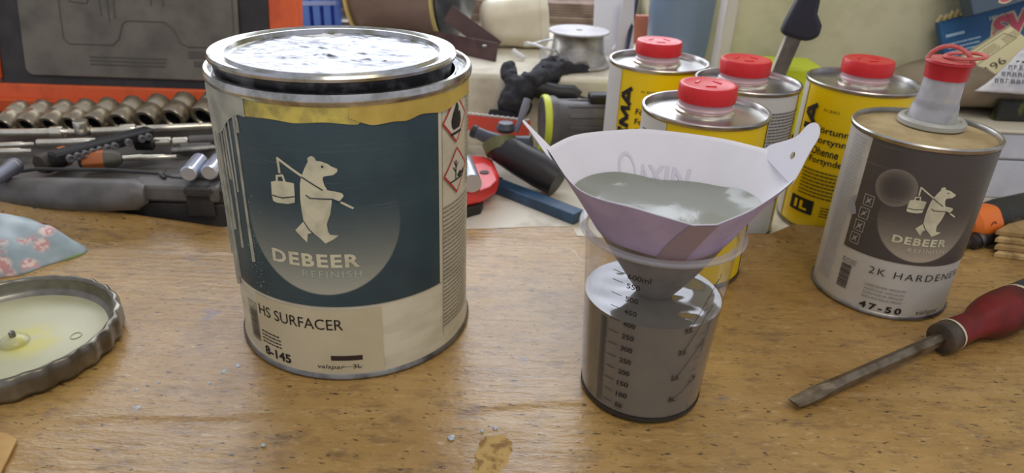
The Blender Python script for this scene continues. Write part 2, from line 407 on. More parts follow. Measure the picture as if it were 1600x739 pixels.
# tape
tapelow = lambda u: 178-.0011*(u+10)**2*.4+1.2*mnoise.noise((u*.06, 0, 0))+(2.0 if u > 28 else 0)-(.0 if u < 40 else 1.5*math.sin((u-40)*.16))
TAPE = M('old_masking_tape', (214, 194, 92), .5, 0, (150, 138, 76), 75, .45, .68, bs=.5, bscale=160)
patch(cr, -74, 34, 176, 189, .35, tapelow, lambda u: 190.2-.6*mnoise.noise((u*.09, 4, 0)), 4).build('tape', TAPE, pc)
patch(cr, 22, 125, 176, 190, .7, lambda u: 177.3+3*max(0, (34-u)/12)+1.4*math.sin(u*.13)-(2.5*math.exp(-((u-56)/7)**2)), lambda u: 190.6-.5*math.sin(u*.2), 4).build('tape', M('ochre_tape', (204, 176, 84), .5, 0, (168, 136, 52), 30, .4, .7, bs=.5, bscale=90), pc)
pp = Print(cr, .5); pp.poly([(27, 190), (48, 190), (52, 184), (44, 181), (34, 183.5)]); pp.build('tape_fold', M('yellow_tape_fold', (222, 204, 40), .4), pc)
# grime on the label's left part
G_ = patch(cr, -112, -40, 150, 190, .9, lambda u: 173+2.2*math.sin(u*.22+1)-16*max(0, (-50-u)/30)+6/(1+math.exp(-(u+48)/1.5)), lambda u: 190.5, 5).build('paint_smear', PAINTD, pc)
g = G()
def drip(u, v0, v1, wd, sway=1.):
    pts = []; rs = []
    for i in range(15):
        t = i/14; vv = v0+(v1-v0)*t; uu = u+sway*mnoise.noise((u, t*2.5, 0)); a = uu*.001/CR
        r = CR+.0002; pts.append((r*math.sin(a), -r*math.cos(a), vv*.001)); rs.append(wd*.001*(1 if t < .85 else 1.15)*(1-.35*math.sin(t*PI)*.6))
    g.tube(pts, rs, 8)
for u, v1, wd in [(-76, 58, 1.5), (-70, 96, 1.0), (-65.5, 132, .8), (-62.0, 86, .9), (-57.6, 126, .7), (-51.5, 80, 1.15), (-82, 50, 1.5), (-89, 70, 1.4), (-48.4, 166, 1.0)]:
    drip(u, 186, v1, wd)
g.build('paint_drips', PAINTD, pc)
p = Print(cr, .45); r_ = random.Random(3)
for i in range(70):
    u = -46+r_.gauss(0, 4); v = 128-r_.random()**.8*72; p.dot(u, v, r_.uniform(.15, .5), 6)
p.build('scratches', M('scratch_pale', (150, 158, 158), .5), pc)

BEAR = dict(body=[(-2.8, 154.9), (-2.9, 156.9), (-1.6, 158.2), (0, 158.4), (1.3, 157.4), (1.9, 155.7), (5.1, 155.2), (8.5, 153.8), (10.2, 152.4), (13.6, 150.8), (13.2, 148.9), (10.9, 147.1), (7.1, 146.5), (5.1, 145.9), (4.7, 144.1), (5.5, 140.6), (6.9, 137.6), (11.2, 136.8), (14.9, 135.7), (15.9, 134.2), (15.2, 132.1), (13.5, 130.5), (11.3, 130.6), (9, 131.6), (8.6, 128.5), (7.4, 122.4), (5.7, 118), (4.8, 115.5), (5.2, 111.1), (6.1, 108.8), (11.3, 108.2), (7.7, 105.3), (3, 102.7), (.4, 105.8), (-3.8, 109.7), (-7.2, 108.5), (-8, 102.7), (-11.2, 106.2), (-14.8, 110.2), (-9.7, 115.9), (-8.8, 116.9), (-9.4, 124), (-9.5, 131.4), (-8.7, 141.1), (-7.3, 145.9), (-5.1, 150.7)],
    rodsh=[(-7.3, 145.3), (4.2, 137.6)], arm=[(-5.9, 134.1), (-3.5, 132.2), (9.2, 132.0), (13.4, 130.1), (15.9, 133)], leg=[(-8.8, 116.9), (-6.5, 112.4), (-3.9, 109.4)],
    rod=[(-20.8, 146.2), (-21.1, 155.3), (-7.3, 145.9)], rod2=[(13.4, 130.3), (21, 125.6)],
    bucket=[(-27.3, 139.8), (-23.9, 141), (-18.3, 141.4), (-12.4, 140.9), (-12.7, 132.2), (-13.2, 128.5), (-17.5, 127.1), (-25.1, 126.8), (-27.4, 127.6), (-27.9, 131.2)],
    bl=[(-27.6, 131.3), (-20.8, 130.6), (-12.6, 132.5)], bh=[(-23.2, 141), (-22.9, 144.1), (-19.1, 145), (-18.2, 141.2)])
def bear(r, parent, tr, k, dark):
    T = lambda L: [tr(q) for q in L]
    p = Print(r, .3)
    p.poly(T(BEAR['body'])); p.line(T(BEAR['rod']), 1.5*k); p.line(T(BEAR['rod2']), 1.4*k); p.poly(T(BEAR['bucket'])); p.line(T(BEAR['bh']), 1.3*k)
    o = p.build('bear_emblem', CREAMP, parent)
    p = Print(r, .5)
    for n, w_ in (('rodsh', .8), ('arm', .75), ('leg', .6), ('bl', .7)): p.line(T(BEAR[n]), w_*k)
    e = tr((5.2, 152.2)); p.dot(e[0], e[1], .75*k)
    p.build('emblem_lines', dark, o)
NAVYP = M('print_navy', (40, 54, 62), .5)
bear(cr, pc, lambda q: q, 1, NAVYP)
Print(cr, .3).text('DEBEER', -33.2, 86, 22.8, 95.2, .034, sp=1.16).build('brand_lettering', CREAMP, pc)
Print(cr, .3).text('REFINISH', -13, 78.8, 23.3, 83.6, .014, sp=1.3).build('brand_lettering', M('print_pale_green', (172, 178, 164), .5), pc)
p = Print(cr, .4).text('HS SURFACER', -53.2, 40.0, 9.2, 48.0, .0)
p.text('8-145', -52.5, 8.2, -29, 15.4, .03)
p.lines(-53.5, 17.5, -35.5, 28.5, 4, .35, seed=5); p.build('product_lettering', BLACKP, pc)
Print(cr, .4).rect(-.2, 16.2, 20.2, 19.9).build('black_bar', M('print_maroon', (52, 36, 36), .6), pc)
p = Print(cr, .4).text('valspar', -9.6, 8.5, 8.2, 12.6, 0, .2).text('3L', 13.6, 9.6, 19.2, 13).line([(6, 11), (13, 11.2), (20, 11)], .25); p.build('product_lettering', M('print_maroon', (52, 36, 36), .6), pc)
p = Print(cr, .4); r_ = random.Random(2)
v = 15.5
while v < 39: h = r_.choice((.35, .6, .9)); p.rect(-67, v, -57, v+h); v += h+r_.choice((.3, .45))
p.lines(-68, 40, -55, 47, 3, .3); p.build('barcode', M('print_barcode', (66, 58, 52), .6), pc)
# hazard diamonds and small print on the right
def diamond(cu, cv, a):
    p = Print(cr, .35); w_ = 1.9
    o_ = [(cu-a, cv), (cu, cv-a), (cu+a, cv), (cu, cv+a)]; i_ = [(cu-a+w_, cv), (cu, cv-a+w_), (cu+a-w_, cv), (cu, cv+a-w_)]
    for k in range(4): p.poly([o_[k], o_[(k+1) % 4], i_[(k+1) % 4], i_[k]])
    o = p.build('hazard_diamond', REDP, pc); Print(cr, .3).poly(o_).build('diamond_ground', M('print_ivory', (214, 208, 188), .5), o); return o
d1 = diamond(99, 167.5, 16.2); d2 = diamond(100, 132.5, 16.2)
Print(cr, .55).poly([(95, 161), (103, 161), (105.5, 164.5), (105, 169), (103.6, 172), (103.2, 168.5), (101.6, 171), (101.8, 175), (99.4, 178.5), (99.8, 173.5), (98, 171), (96.6, 174.5), (97, 169), (95, 167.5), (94.2, 171.5), (92.4, 167), (93, 163.5)]).rect(92, 157.5, 106, 159.2).build('flame_symbol', BLACKP, d1)
p = Print(cr, .55).line([(98, 127), (98.4, 140)], 1.2).line([(98, 132), (94.5, 136)], .8).line([(98.2, 134), (101.5, 138)], .8).line([(98.2, 136), (95.5, 140)], .7).line([(91, 126.5), (109, 126.2)], 1).poly([(100, 129), (104, 131), (108, 129.5), (110.5, 131.5), (110, 126.8), (107, 127.6), (103, 126.6)])
p.build('environment_symbol', BLACKP, d2)
p = Print(cr, .3); p.lines(83, 20, 124, 113, 30, .28, (3, 9), 8); p.lines(117, 116, 135, 178, 22, .3, (3, 9), 9); p.rect(82.6, 14, 83, 178); p.build('small_print', GREYP, pc)
# loose lid lying askew on the rim
LID = M('lid_steel', (200, 202, 204), .22, 1, (156, 154, 140), 45)
prof = [(0, .2012), (.0640, .2012), (.0660, .2020), (.0668, .2050), (.0678, .2052), (.0690, .2030), (.0725, .2025), (.0745, .2045), (.0765, .2055), (.0775, .2040), (.0772, .2022), (.0745, .2010)]
lid = G().lathe(prof, 128).build('lid', LID, pc, loc=(-.0031, -.0038, -.0030), rot=(-.006, .001, 0)); lid['label'] = 'round steel lid set loosely askew on the can, smeared with dried paint'
def skirt(u, v):
    a = 2*PI*u; r = .0748-.0012*v+.0004*mnoise.noise((a*9, v*4, 0)); return (r*math.cos(a), r*math.sin(a), .2018-.0125*v)
G().grid(skirt, 160, 6, True).build('lid_skirt', M('black_smear', (40, 38, 40), .35, .2, (112, 110, 112), 55, .5, .7, bs=.6, bscale=150), lid)
def film(u, v):
    a = 2*PI*u; r = .0655*v; x, y = r*math.cos(a), r*math.sin(a)
    z = .2018+.0013*mnoise.noise((x*55, y*95, 2))+.0010*mnoise.noise((x*150+3*y*60, y*210, 5))+.0003*mnoise.noise((x*420, y*420, 7))
    return (x, y, max(z, .2013))
G().grid(film, 150, 46, True).build('paint_film', M('lid_paint_film', (168, 172, 184), .2, .25, (96, 98, 106), 26, .52, .66, bs=.45, bscale=38, bd=.002, stretch=(1, 2.2, 1)), lid)

# ================================================================== MIXING CUP
QX, QY = .0902, .3881
RB, RT, QH = .0394, .0455, .1195
qr = lambda v: RB+(RT-RB)*v/QH
def clear_mat():
    m, nt, b, o = nodes('clear_plastic')
    tr = nt.nodes.new('ShaderNodeBsdfTransparent'); tr.inputs[0].default_value = (.93, .93, .95, 1)
    gl = nt.nodes.new('ShaderNodeBsdfGlossy'); gl.inputs['Roughness'].default_value = .08
    lw = nt.nodes.new('ShaderNodeLayerWeight'); lw.inputs[0].default_value = .5
    fr = math_(nt, 'MULTIPLY_ADD', math_(nt, 'POWER', lw.outputs['Facing'], 4.0), .55, .035)
    df = nt.nodes.new('ShaderNodeBsdfDiffuse'); df.inputs[0].default_value = (.8, .8, .84, 1)
    m1 = nt.nodes.new('ShaderNodeMixShader'); m1.inputs[0].default_value = .04
    nt.links.new(tr.outputs[0], m1.inputs[1]); nt.links.new(df.outputs[0], m1.inputs[2])
    m2 = nt.nodes.new('ShaderNodeMixShader'); nt.links.new(fr, m2.inputs[0]); nt.links.new(m1.outputs[0], m2.inputs[1]); nt.links.new(gl.outputs[0], m2.inputs[2])
    nt.links.new(m2.outputs[0], o.inputs[0]); return m
CLEAR = clear_mat()
def clear2():
    m = CLEAR.copy(); m.name = 'clear_plastic_thick'
    for n in m.node_tree.nodes:
        if n.type == 'MIX_SHADER' and not n.inputs[0].is_linked: n.inputs[0].default_value = .22
    return m
CLEAR2 = clear2()
qc = thing('mixing_cup', 'clear graduated plastic mixing cup part filled with grey primer', 'mixing cup', (QX, QY, 0))
G().lathe([(0, .0022), (RB-.003, .0022), (RB, .004), (RT, QH-.002)], 96).build('cup_wall', CLEAR, qc)
G().lathe([(RT-.0004, QH-.004), (RT+.0012, QH-.0028), (RT+.0040, QH-.0022), (RT+.0048, QH-.0006), (RT+.0040, QH+.0006), (RT-.0002, QH+.0004), (RT-.0008, QH-.004)], 96).build('rim', CLEAR2, qc)
G().lathe([(RB-.006, 0), (RB-.001, 0), (RB+.0002, .0015), (RB+.0003, .0042)], 96).build('base_shadow_ring', M('cup_base_shadow', (46, 44, 42), .4), qc)  # dark ring paints in the shadow round the cup's foot
PZ = .0725
def surf(u, v):
    a = 2*PI*u; r = (qr(PZ)-.0006)*v; x, y = r*math.cos(a), r*math.sin(a)
    bulge = .0045*math.exp(-((x-.001)**2+(y+.012)**2)/.00012)   # mound where the primer runs in below the strainer tip
    return (x, y, PZ+bulge*.4+.0011*mnoise.noise((x*55, y*75, 9))*min(1, (1-v)*4)+.0008*(v**8))
g = G().grid(surf, 96, 30, True)
k = len(g.v); top = list(range(96*30, 96*31))
g.lathe([(qr(PZ)-.0006, PZ+.0008), (qr(.0045)-.0006, .0045), (0, .0045)], 96)
g.build('paint', M('primer_grey', (106, 103, 93), .09, 0, (101, 98, 89), 30, spec=.9, Coat_Weight=.7, Coat_Roughness=.04), qc, sharp=.9)
p = Print(qr, .25)
for i, n in enumerate(('50', '100', '150', '200', '250', '300', '350', '400', '450', '500', '550', '600ml')):
    v = 11.0+8.87*i if i < 11 else 106
    p.line([(-30.5, v), (-24.5, v)], .45)
    wd = {2: 4.6, 3: 7, 5: 12}[len(n)]; p.text(n, -22.2, v-2.6, -22.2+wd, v+.9, .02)
p.build('scale_numerals', BLACKP, qc, 2.5)
p = Print(qr, .22)
for i in range(64): p.line([(-36.5, 8+i*1.0), (-32.4 if i % 5 else -31.6, 8+i*1.0)], .42)
p.build('fine_scale', M('print_scale_grey', (62, 60, 56), .6), qc, 2.5)
p = Print(qr, .25)
for (a, b, n) in [((12.5, 18.5), (25, 31), '1'), ((11.6, 36), (25, 59), '2'), ((13, 55), (25.5, 83), '3'), ((14, 71), (27, 104), '4')]:
    p.line([a, b], .4); p.line([(a[0]-2.5, a[1]-1.2), (a[0]+3.4, a[1]-.6)], .4); p.text('3L' if n == '1' else n+':1', a[0]-2.6, a[1]-.6, a[0]+1.6, a[1]+2.6, .01)
    p.line([(b[0]-2, b[1]-2.4), (b[0]+2.2, b[1]-.4)], .35); p.text(n, b[0]+.4, b[1]+.2, b[0]+1.9, b[1]+3)
for i in range(8): p.line([(21, 30+9*i), (26, 30.6+9*i)], .3)
p.build('ratio_scale', BLACKP, qc, 2.5)

# ================================================================== PAPER STRAINER
def paper_mat():
    m, nt, b, o = nodes('strainer_paper')
    d = nt.nodes.new('ShaderNodeBsdfDiffuse'); t = nt.nodes.new('ShaderNodeBsdfTranslucent'); mx = nt.nodes.new('ShaderNodeMixShader')
    v = coords(nt); c = mixc(nt, noise(nt, v, 60, 5), lin((244, 242, 246)), lin((236, 234, 239)))
    nt.links.new(c, d.inputs[0]); t.inputs[0].default_value = (*lin((226, 214, 230)), 1); mx.inputs[0].default_value = .16
    nt.links.new(d.outputs[0], mx.inputs[1]); nt.links.new(t.outputs[0], mx.inputs[2]); nt.links.new(mx.outputs[0], o.inputs[0]); return m
PAPER = paper_mat()
AP = Vector((.0915, .388, .066))
RIM = [(.0185, .400, .1615, 1), (.0375, .435, .1585, 0), (.065, .450, .158, 0), (.09, .4545, .158, 0), (.131, .446, .157, 0), (.156, .425, .158, 1), (.165, .402, .1555, 0), (.160, .383, .154, 0), (.131, .352, .150, 0), (.1045, .330, .149, 1), (.0915, .3265, .1498, 1), (.065, .335, .1535, 0), (.036, .364, .151, 0)]
def rimcurve(n=20):
    N = len(RIM); out = []
    for i in range(N):
        p0, p1, p2, p3 = (Vector(RIM[(i+k) % N][:3]) for k in (-1, 0, 1, 2))
        m1 = (p2-p0)/2 if not RIM[i][3] else (p2-p1)*.9; m2 = (p3-p1)/2 if not RIM[(i+1) % N][3] else (p2-p1)*.9
        for k in range(n):
            t = k/n; t2, t3 = t*t, t*t*t
            out.append(p1*(2*t3-3*t2+1)+m1*(t3-2*t2+t)+p2*(-2*t3+3*t2)+m2*(t3-t2))
    return out
RC = rimcurve()
st = thing('paper_strainer', 'white paper cone strainer with two ears standing in the mixing cup', 'paint strainer', (AP.x, AP.y, AP.z))
rel = [p-AP for p in RC]
def cone_pt(i, s):
    d = rel[i % len(rel)]; tip = Vector((d.x, d.y, 0)).normalized()*.0058*(1-s)
    # lower half tends to a round cone
    ang = math.atan2(d.y, d.x); rr = math.hypot(d.x, d.y); k = max(0, min(1, (.75-s)/.5))
    r2 = rr*(1-k)+.068*k; zz = d.z*(1-k)+.090*k
    return Vector((r2*math.cos(ang)*s, r2*math.sin(ang)*s, zz*s))+tip
N = len(rel); S0 = .60
def paperfn(u, v): return cone_pt(int(round(u*N)) % N, S0+(1-S0)*v)
G().grid(paperfn, N, 14, True).build('cone', PAPER, st, solid=.0003, sharp=.5)
def filtfn(u, v): return cone_pt(int(round(u*N)) % N, S0*1.005*v)
g = G().grid(filtfn, N, 10, True); g.f.append(tuple(range(N))[::-1])
g.build('mesh_filter', M('soaked_mesh', (128, 124, 116), .4, 0, (112, 108, 102), 60, bs=.4, bscale=900), st)['label'] = 'grey paint-soaked mesh tip of the cone'
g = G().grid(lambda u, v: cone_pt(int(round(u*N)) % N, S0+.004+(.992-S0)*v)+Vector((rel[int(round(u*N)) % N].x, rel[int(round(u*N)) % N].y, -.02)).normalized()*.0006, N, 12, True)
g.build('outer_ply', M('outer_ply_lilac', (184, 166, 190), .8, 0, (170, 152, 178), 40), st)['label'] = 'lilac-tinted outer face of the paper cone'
# glued seam flap at the front
def flap(u, v):
    i0, i1 = 9*20-2, 10*20+1; i = i0+(i1-i0)*u; a = cone_pt(int(i), S0-.015+(1-S0+.012)*v); b = cone_pt(int(i)+1, S0-.015+(1-S0+.012)*v); q = a.lerp(b, i-int(i))
    sh = Vector((-.022*(1-v), -.002*(1-v), 0)); q = q+sh*1.0; rad = Vector((q.x, q.y, 0)).normalized()
    return q+rad*.0009
def flap2(u, v):
    s = S0-.01+(1-S0+.008)*v; N9 = 9*20-1; lag = 12*(1-v); i = N9+(22)*u+lag
    a = cone_pt(int(i), s); b = cone_pt(int(i)+1, s); q = a.lerp(b, i-int(i)); return q+Vector((q.x, q.y, -.02)).normalized()*.0011
G().grid(flap2, 24, 12).build('seam_flap', M('seam_paper', (158, 136, 140), .7), st)['label'] = 'greyish doubled paper strip along the seam'
# ears
def ear(b1, b2, tip, wtip, hole):
    b1, b2, tip = Vector(b1)-AP, Vector(b2)-AP, Vector(tip)-AP; mid = (b1+b2)/2; x = (b2-b1); W = x.length; y = tip-mid; Hh = (y-x.normalized()*y.dot(x.normalized())).length
    mt = basis(mid, x, y); sx = y.dot(x.normalized())
    out = [(-W/2, -.004)]
    for k in range(9): t = k/9; out.append((-W/2+(sx-wtip+W/2)*(t*t*(3-2*t))**.8, (Hh-wtip)*t))
    for k in range(13): a = PI-PI*k/12; out.append((sx+wtip*math.cos(a), Hh-wtip+wtip*math.sin(a)))
    for k in range(9): t = 1-(k+1)/9; out.append((W/2+(sx+wtip-W/2)*(t*t*(3-2*t))**.8, (Hh-wtip)*t))
    out.append((W/2, -.004))
    hl = [[(sx*.8+hole[0]+hole[2]*math.cos(2*PI*k/16), hole[1]+hole[2]*math.sin(2*PI*k/16)) for k in range(16)]] if hole else []
    v, f = holed(out, hl)
    G().add([(a, b, .0) for a, b in v], f, mt).build('ear', PAPER, st, smooth=False, solid=.0003)
ear((.1565, .426, .1580), (.1615, .3835, .1545), (.1715, .3945, .1845), .0085, (-.001, .0085, .0023))
ear((.0195, .409, .1605), (.0185, .392, .1600), (.0035, .404, .1765), .003, None)
# primer pool in the cone
def poolb(i):
    q = cone_pt(i, .71); ang = math.atan2(q.y, q.x); return q, ang
def pool(u, v):
    i = int(round(u*N)) % N; d = rel[i]; ang = math.atan2(d.y, d.x)
    wav = .735+.020*math.sin(2*ang+2.2)+.014*math.sin(3*ang+.6)+.006*math.sin(7*ang)
    q = cone_pt(i, wav); q = Vector((q.x*.985, q.y*.985, q.z+.0004)); zc = .0640
    return Vector((q.x*v, q.y*v, zc+(q.z-zc)*v**6+.0003*mnoise.noise((q.x*v*60, q.y*v*60, 4))))
G().grid(pool, N, 14, True).build('paint_pool', M('primer_pool', (136, 140, 131), .12, 0, None, bs=.16, bscale=60, bd=.0012, spec=.5), st)['label'] = 'glossy grey primer pooled in the cone'
# faint logo print inside the back of the cone, and a small fold mark
def on_cone(px, py):
    # nearest point of the cone's inner back wall to a planar (u, v) print space: u along the back rim, v down the wall
    i = 3*20-2+px; q0 = cone_pt(int(math.floor(i)), 1-py); q1 = cone_pt(int(math.floor(i))+1, 1-py); q = q0.lerp(q1, i-math.floor(i)); return q-Vector((q.x, q.y, 0)).normalized()*.0006
v, f = text_mesh('AXIN', .02); xs = [a[0] for a in v]; x0, x1 = min(xs), max(xs)
gv = [on_cone(-7+24*((a[0]-x0)/(x1-x0)), .21+.12*(1-a[1]/.72)) for a in v]
G().add(gv, f).build('faint_print', M('faint_print_mat', (208, 204, 214), .9, spec=.1), st)
ring = G(); n = 30
vv = [on_cone(-15+6*q*math.cos(2*PI*k/n), .25+.12*q*math.sin(2*PI*k/n)) for q in (.8, 1) for k in range(n)]
ring.add(vv, [(k, n+k, n+(k+1) % n, (k+1) % n) for k in range(n)]).build('faint_print', MATS['faint_print_mat'], st)

# ================================================================== HARDENER CAN
HX, HY, HR, HH = .3152, .5335, .0521, .143
hr = lambda v: HR
hc = thing('hardener_can', 'tall white and brown-grey can with dusty top and red ring-pull spout', 'can', (HX, HY, 0))
G().lathe([(0, .001), (.049, .001), (HR-.0004, .004), (HR-.0004, .1405)], 96).build('body', M('hardener_white', (196, 192, 182), .38, 0, (184, 179, 166), 20, bs=.12, bscale=20, bd=.002), hc)
G().lathe([(.0495, 0), (.0526, .0004), (.0532, .002), (.0526, .0036), (.0518, .0042)], 96).build('bottom_rim', STEELD, hc)
G().lathe([(.0518, .1395), (.0530, .1410), (.0532, .1430), (.0524, .1442), (.0510, .1438), (.0502, .1415), (.0500, .1390)], 96).build('top_rim', STEEL, hc)
G().lathe([(.0502, .1400), (.046, .1398), (.030, .1408), (0, .1412)], 96).build('top', M('dusty_top', (178, 158, 116), .8, 0, (156, 136, 94), 45, bs=.3, bscale=150), hc)
HL = label_mat('hardener_label', (78, 72, 68), (188, 176, 156), -7, 87.2, 34.5, 50, 98, (-35, 108.5, 14.5), .34)
patch(hr, -61.5, 74, 50, 139.5, .05, nv=8).build('label', HL, hc)
k = .72; bear(hr, hc, lambda q: (-4.0+q[0]*k, 115+(q[1]-158.2)*k), k, M('print_brown', (66, 60, 56), .5))
Print(hr, .3).text('DEBEER', -27.4, 66.6, 11.6, 72.8, .034, sp=1.16).build('brand_lettering', CREAMP, hc, 3)
Print(hr, .3).text('REFINISH', -15, 60.6, 11.8, 64.1, .014, sp=1.3).build('brand_lettering', M('print_stone', (196, 186, 168), .5), hc, 3)
Print(hr, .3).text('2K HARDENER', -36.5, 36.4, 39.5, 42.2, -.008, sp=1.25).build('product_lettering', BLACKP, hc, 3); Print(hr, .3).text('47-50', -36.6, 5.4, -5.4, 11.2, .03, sp=1.35).build('number_lettering', BLACKP, hc, 3)
p = Print(hr, .3)
for i, tx in enumerate(('HARDENER MEDIUM', 'HÄRTER MEDIUM', 'DURCISSEUR MEDIUM', 'ENDURECEDOR MEDIO')): p.text(tx, -36.3, 25.4-3.5*i, -7.0, 27.2-3.5*i)
p.build('product_lettering', GREYP, hc, 3)
Print(hr, .3).text('valspar', 6.3, 4.6, 29, 10.6, 0, .15).build('brand_lettering', M('print_taupe', (96, 88, 78), .5), hc, 3)
p = Print(hr, .3); r_ = random.Random(4); v = 15
while v < 36: h = r_.choice((.3, .5, .9)); p.rect(-58.5, v, -49.5, v+h); v += h+r_.choice((.3, .4))
p.lines(-59, 37, -46, 42, 3, .3); p.build('barcode', M('print_barcode2', (56, 50, 46), .6), hc, 3)
p = Print(hr, .3)
for i in range(4):
    a, b = -57.5+.9*i, 55.5+11*i
    for q in ([(a, b), (a+7.5, b), (a+7.5, b+8.6), (a, b+8.6), (a, b)],): p.line(q, .6)
    p.line([(a+1.6, b+1.6), (a+5.9, b+6.8)], .9); p.line([(a+5.6, b+2), (a+2.4, b+6.6)], .7 if i != 2 else .2); p.dot(a+3.7, b+4.2, 1.3)
p.build('care_symbols', M('print_dim', (158, 154, 146), .5), hc, 3)
p = Print(hr, .3); p.lines(-84, 14, -66, 138, 44, .32, (2, 6), 12); p.build('small_print', M('print_mist', (168, 168, 176), .6), hc, 3)
p = Print(hr, .35); p.poly([(-66, 80), (-62, 76), (-58, 79), (-60, 84), (-63, 88), (-62.5, 93), (-66, 90), (-68, 85)]); p.build('paint_smudge', M('smudge_grey', (150, 152, 158), .5), hc, 3)
# spout: flange, crinkled neck, cap with two ring pulls (off-centre to the back)
SX, SY, SZ = .0118, .0150, .1395
so = bpy.data.objects.new('spout', None); COL.objects.link(so); so.parent = hc; so.location = (SX, SY, SZ); so.rotation_euler = (0, 0, 0)
G().lathe([(0, .0022), (.0235, .0022), (.0245, .0030), (.0245, .0062), (.0232, .0078), (.0205, .0080), (.0190, .0066), (.0172, .0066), (.0165, .012), (.0160, .0165), (.0160, .017)], 64).build('flange', M('flange_plastic', (188, 188, 180), .4, Transmission_Weight=.2), so)
def neck(u, v):
    a = 2*PI*u; z = .0065+.037*v; r = .0162-.0024*v+.0007*math.sin(v*11+1.5*math.sin(a*2))*(1-v)+.0006*mnoise.noise((math.cos(a)*2.2, math.sin(a)*2.2, v*6))+.0035*(1-v)**2.5*max(0, math.cos(a-3.6))
    return (r*math.cos(a), r*math.sin(a), z)
G().grid(neck, 64, 24, True).build('neck', M('neck_plastic', (222, 222, 228), .25, 0, None, bs=.5, bscale=110, Transmission_Weight=.6, IOR=1.3), so)
RC_ = M('ring_cap_red', (188, 30, 44), .38); RD = M('dusty_red', (206, 118, 112), .55, 0, (196, 70, 72), 70)
G().lathe([(0, .0530), (.0150, .0530), (.0168, .0527), (.0172, .0517), (.0172, .0509), (.0160, .0503), (.0158, .0500), (.0150, .0390), (.0146, .0390), (.0144, .0435)], 64).build('cap', RC_, so)
G().lathe([(0, .0537), (.0150, .0536), (.0172, .0529)], 64).build('cap_top', RD, so)
def ringpull(ax, tilt, rx, ry, off):
    pts = []
    for i in range(25):
        a = 2*PI*i/25; x, y = off+rx*math.cos(a), ry*math.sin(a); pts.append((x*math.cos(tilt), y, .0540+max(0, x+.016)*math.sin(tilt)*1.0))
    return [Matrix.Rotation(ax, 3, 'Z') @ Vector(q) for q in pts]
G().tube(ringpull(-.25, .10, .0135, .0115, .0095), .0017, 8, closed=True, flat=.8).build('ring_pull', RD, so)
def halfring(p0, p1, h, lean):
    p0, p1 = Vector(p0), Vector(p1); out = []
    for i in range(19):
        t = i/18; s_ = math.sin(t*PI)**.6; out.append(p0.lerp(p1, t)+Vector((lean[0]*s_, lean[1]*s_, h*s_)))
    return out
G().tube(halfring((-.0158, .003, .0535), (.0095, -.0125, .0535), .0105, (-.002, -.001)), .0017, 8, flat=.9).build('ring_pull', RD, so)

# ================================================================== THINNER CANS
def thinner(label, x, y, r, h, start, spans, art, yaw=0., cap=(0, 0)):
    """spans: (u0, u1, material) coloured print fields round the wall"""
    t = thing('thinner_can', label, 'can', (x, y, .0004 if y < .6 else BT), (0, 0, 0), 'yellow and white thinner cans with red caps')
    rr = lambda v: r
    G().lathe([(0, .001), (r-.003, .001), (r-.0006, .004), (r-.0006, h-.003)], 80).build('body', start, t)
    G().lathe([(r-.003, 0), (r+.0002, .0003), (r+.0008, .002), (r, .0042)], 80).build('bottom_rim', STEELD, t)
    G().lathe([(r-.0004, h-.0042), (r+.0008, h-.003), (r+.0012, h-.001), (r+.0006, h), (r-.0012, h), (r-.0022, h-.002), (r-.0026, h-.005), (r-.006, h-.0056), (r*.55, h-.0042), (0, h-.0042)], 80).build('top', STEEL, t)
    cx, cy = cap
    n = G().lathe([(.0245, h-.0046), (.0240, h-.0022), (.0222, h-.0012), (.0205, h), (.0205, h+.004)], 64).build('neck_ring', CHROME, t, loc=(cx, cy, 0))
    G().lathe([(.0222, h-.0012), (.0226, h+.0005), (.0214, h+.0018), (.0212, h+.0050), (.0200, h+.006)], 64).build('collar', M('pink_clear_collar', (232, 196, 200), .25, 0, None, Transmission_Weight=.3), t, loc=(cx, cy, 0))
    rib = lambda a, r, z: 1+.006*math.cos(a*40) if r > .0215 else 1
    c = G().lathe([(.0212, h+.0052), (.0228, h+.0054), (.0232, h+.007), (.0232, h+.0165), (.0222, h+.0185), (.0198, h+.0188), (.0190, h+.0184), (0, h+.0184)], 120, rf=rib).build('cap', REDCAP, t, loc=(cx, cy, 0), sharp=.9)
    for j in range(3):
        a = .5+j*2.1; G().box((-.0042, -.0011, h+.0182), (.0042, .0011, h+.0190), Matrix.Translation((.009*math.cos(a), .009*math.sin(a), 0)) @ Matrix.Rotation(a+1.57, 4, 'Z')).build('cap_mark', REDCAP, c)
    for u0, u1, m in spans: patch(rr, u0, u1, 4.6, h*1000-4.5, .06, nv=2).build('label', m, t)
    art(rr, t); return t
def art_back_left(r, t):
    strokes(Print(r, .25), 'EMA', -44, 72, -32.5, 126, 4.2).build('brand_lettering', BLACKP, t, 3)
    p = Print(r, .25)
    for i, s in enumerate(('Förtunning', 'Fortynning', 'Ohenne', 'Fortynder')): p.text(s, -26, 100-10*i, -26+(38, 38, 26, 33)[i], 107.5-10*i, .016)
    p.text('Art. 38-0413', -23, 124, -8, 126.5); p.build('product_lettering', BLACKP, t, 3)
def art_front(r, t):
    p = Print(r, .25); p.lines(-72, 40, -45, 128, 30, .4, (2, 5), 3); p.build('small_print', M('print_small_dark', (92, 88, 84), .6), t, 3)
def art_back_right(r, t):
    p = Print(r, .25); p.lines(-2, 92, 50, 130, 13, .42, (2, 5), 31); p.lines(-2, 40, 50, 87, 16, .42, (2, 5), 32); p.build('small_print', MATS['print_small_dark'], t, 3)
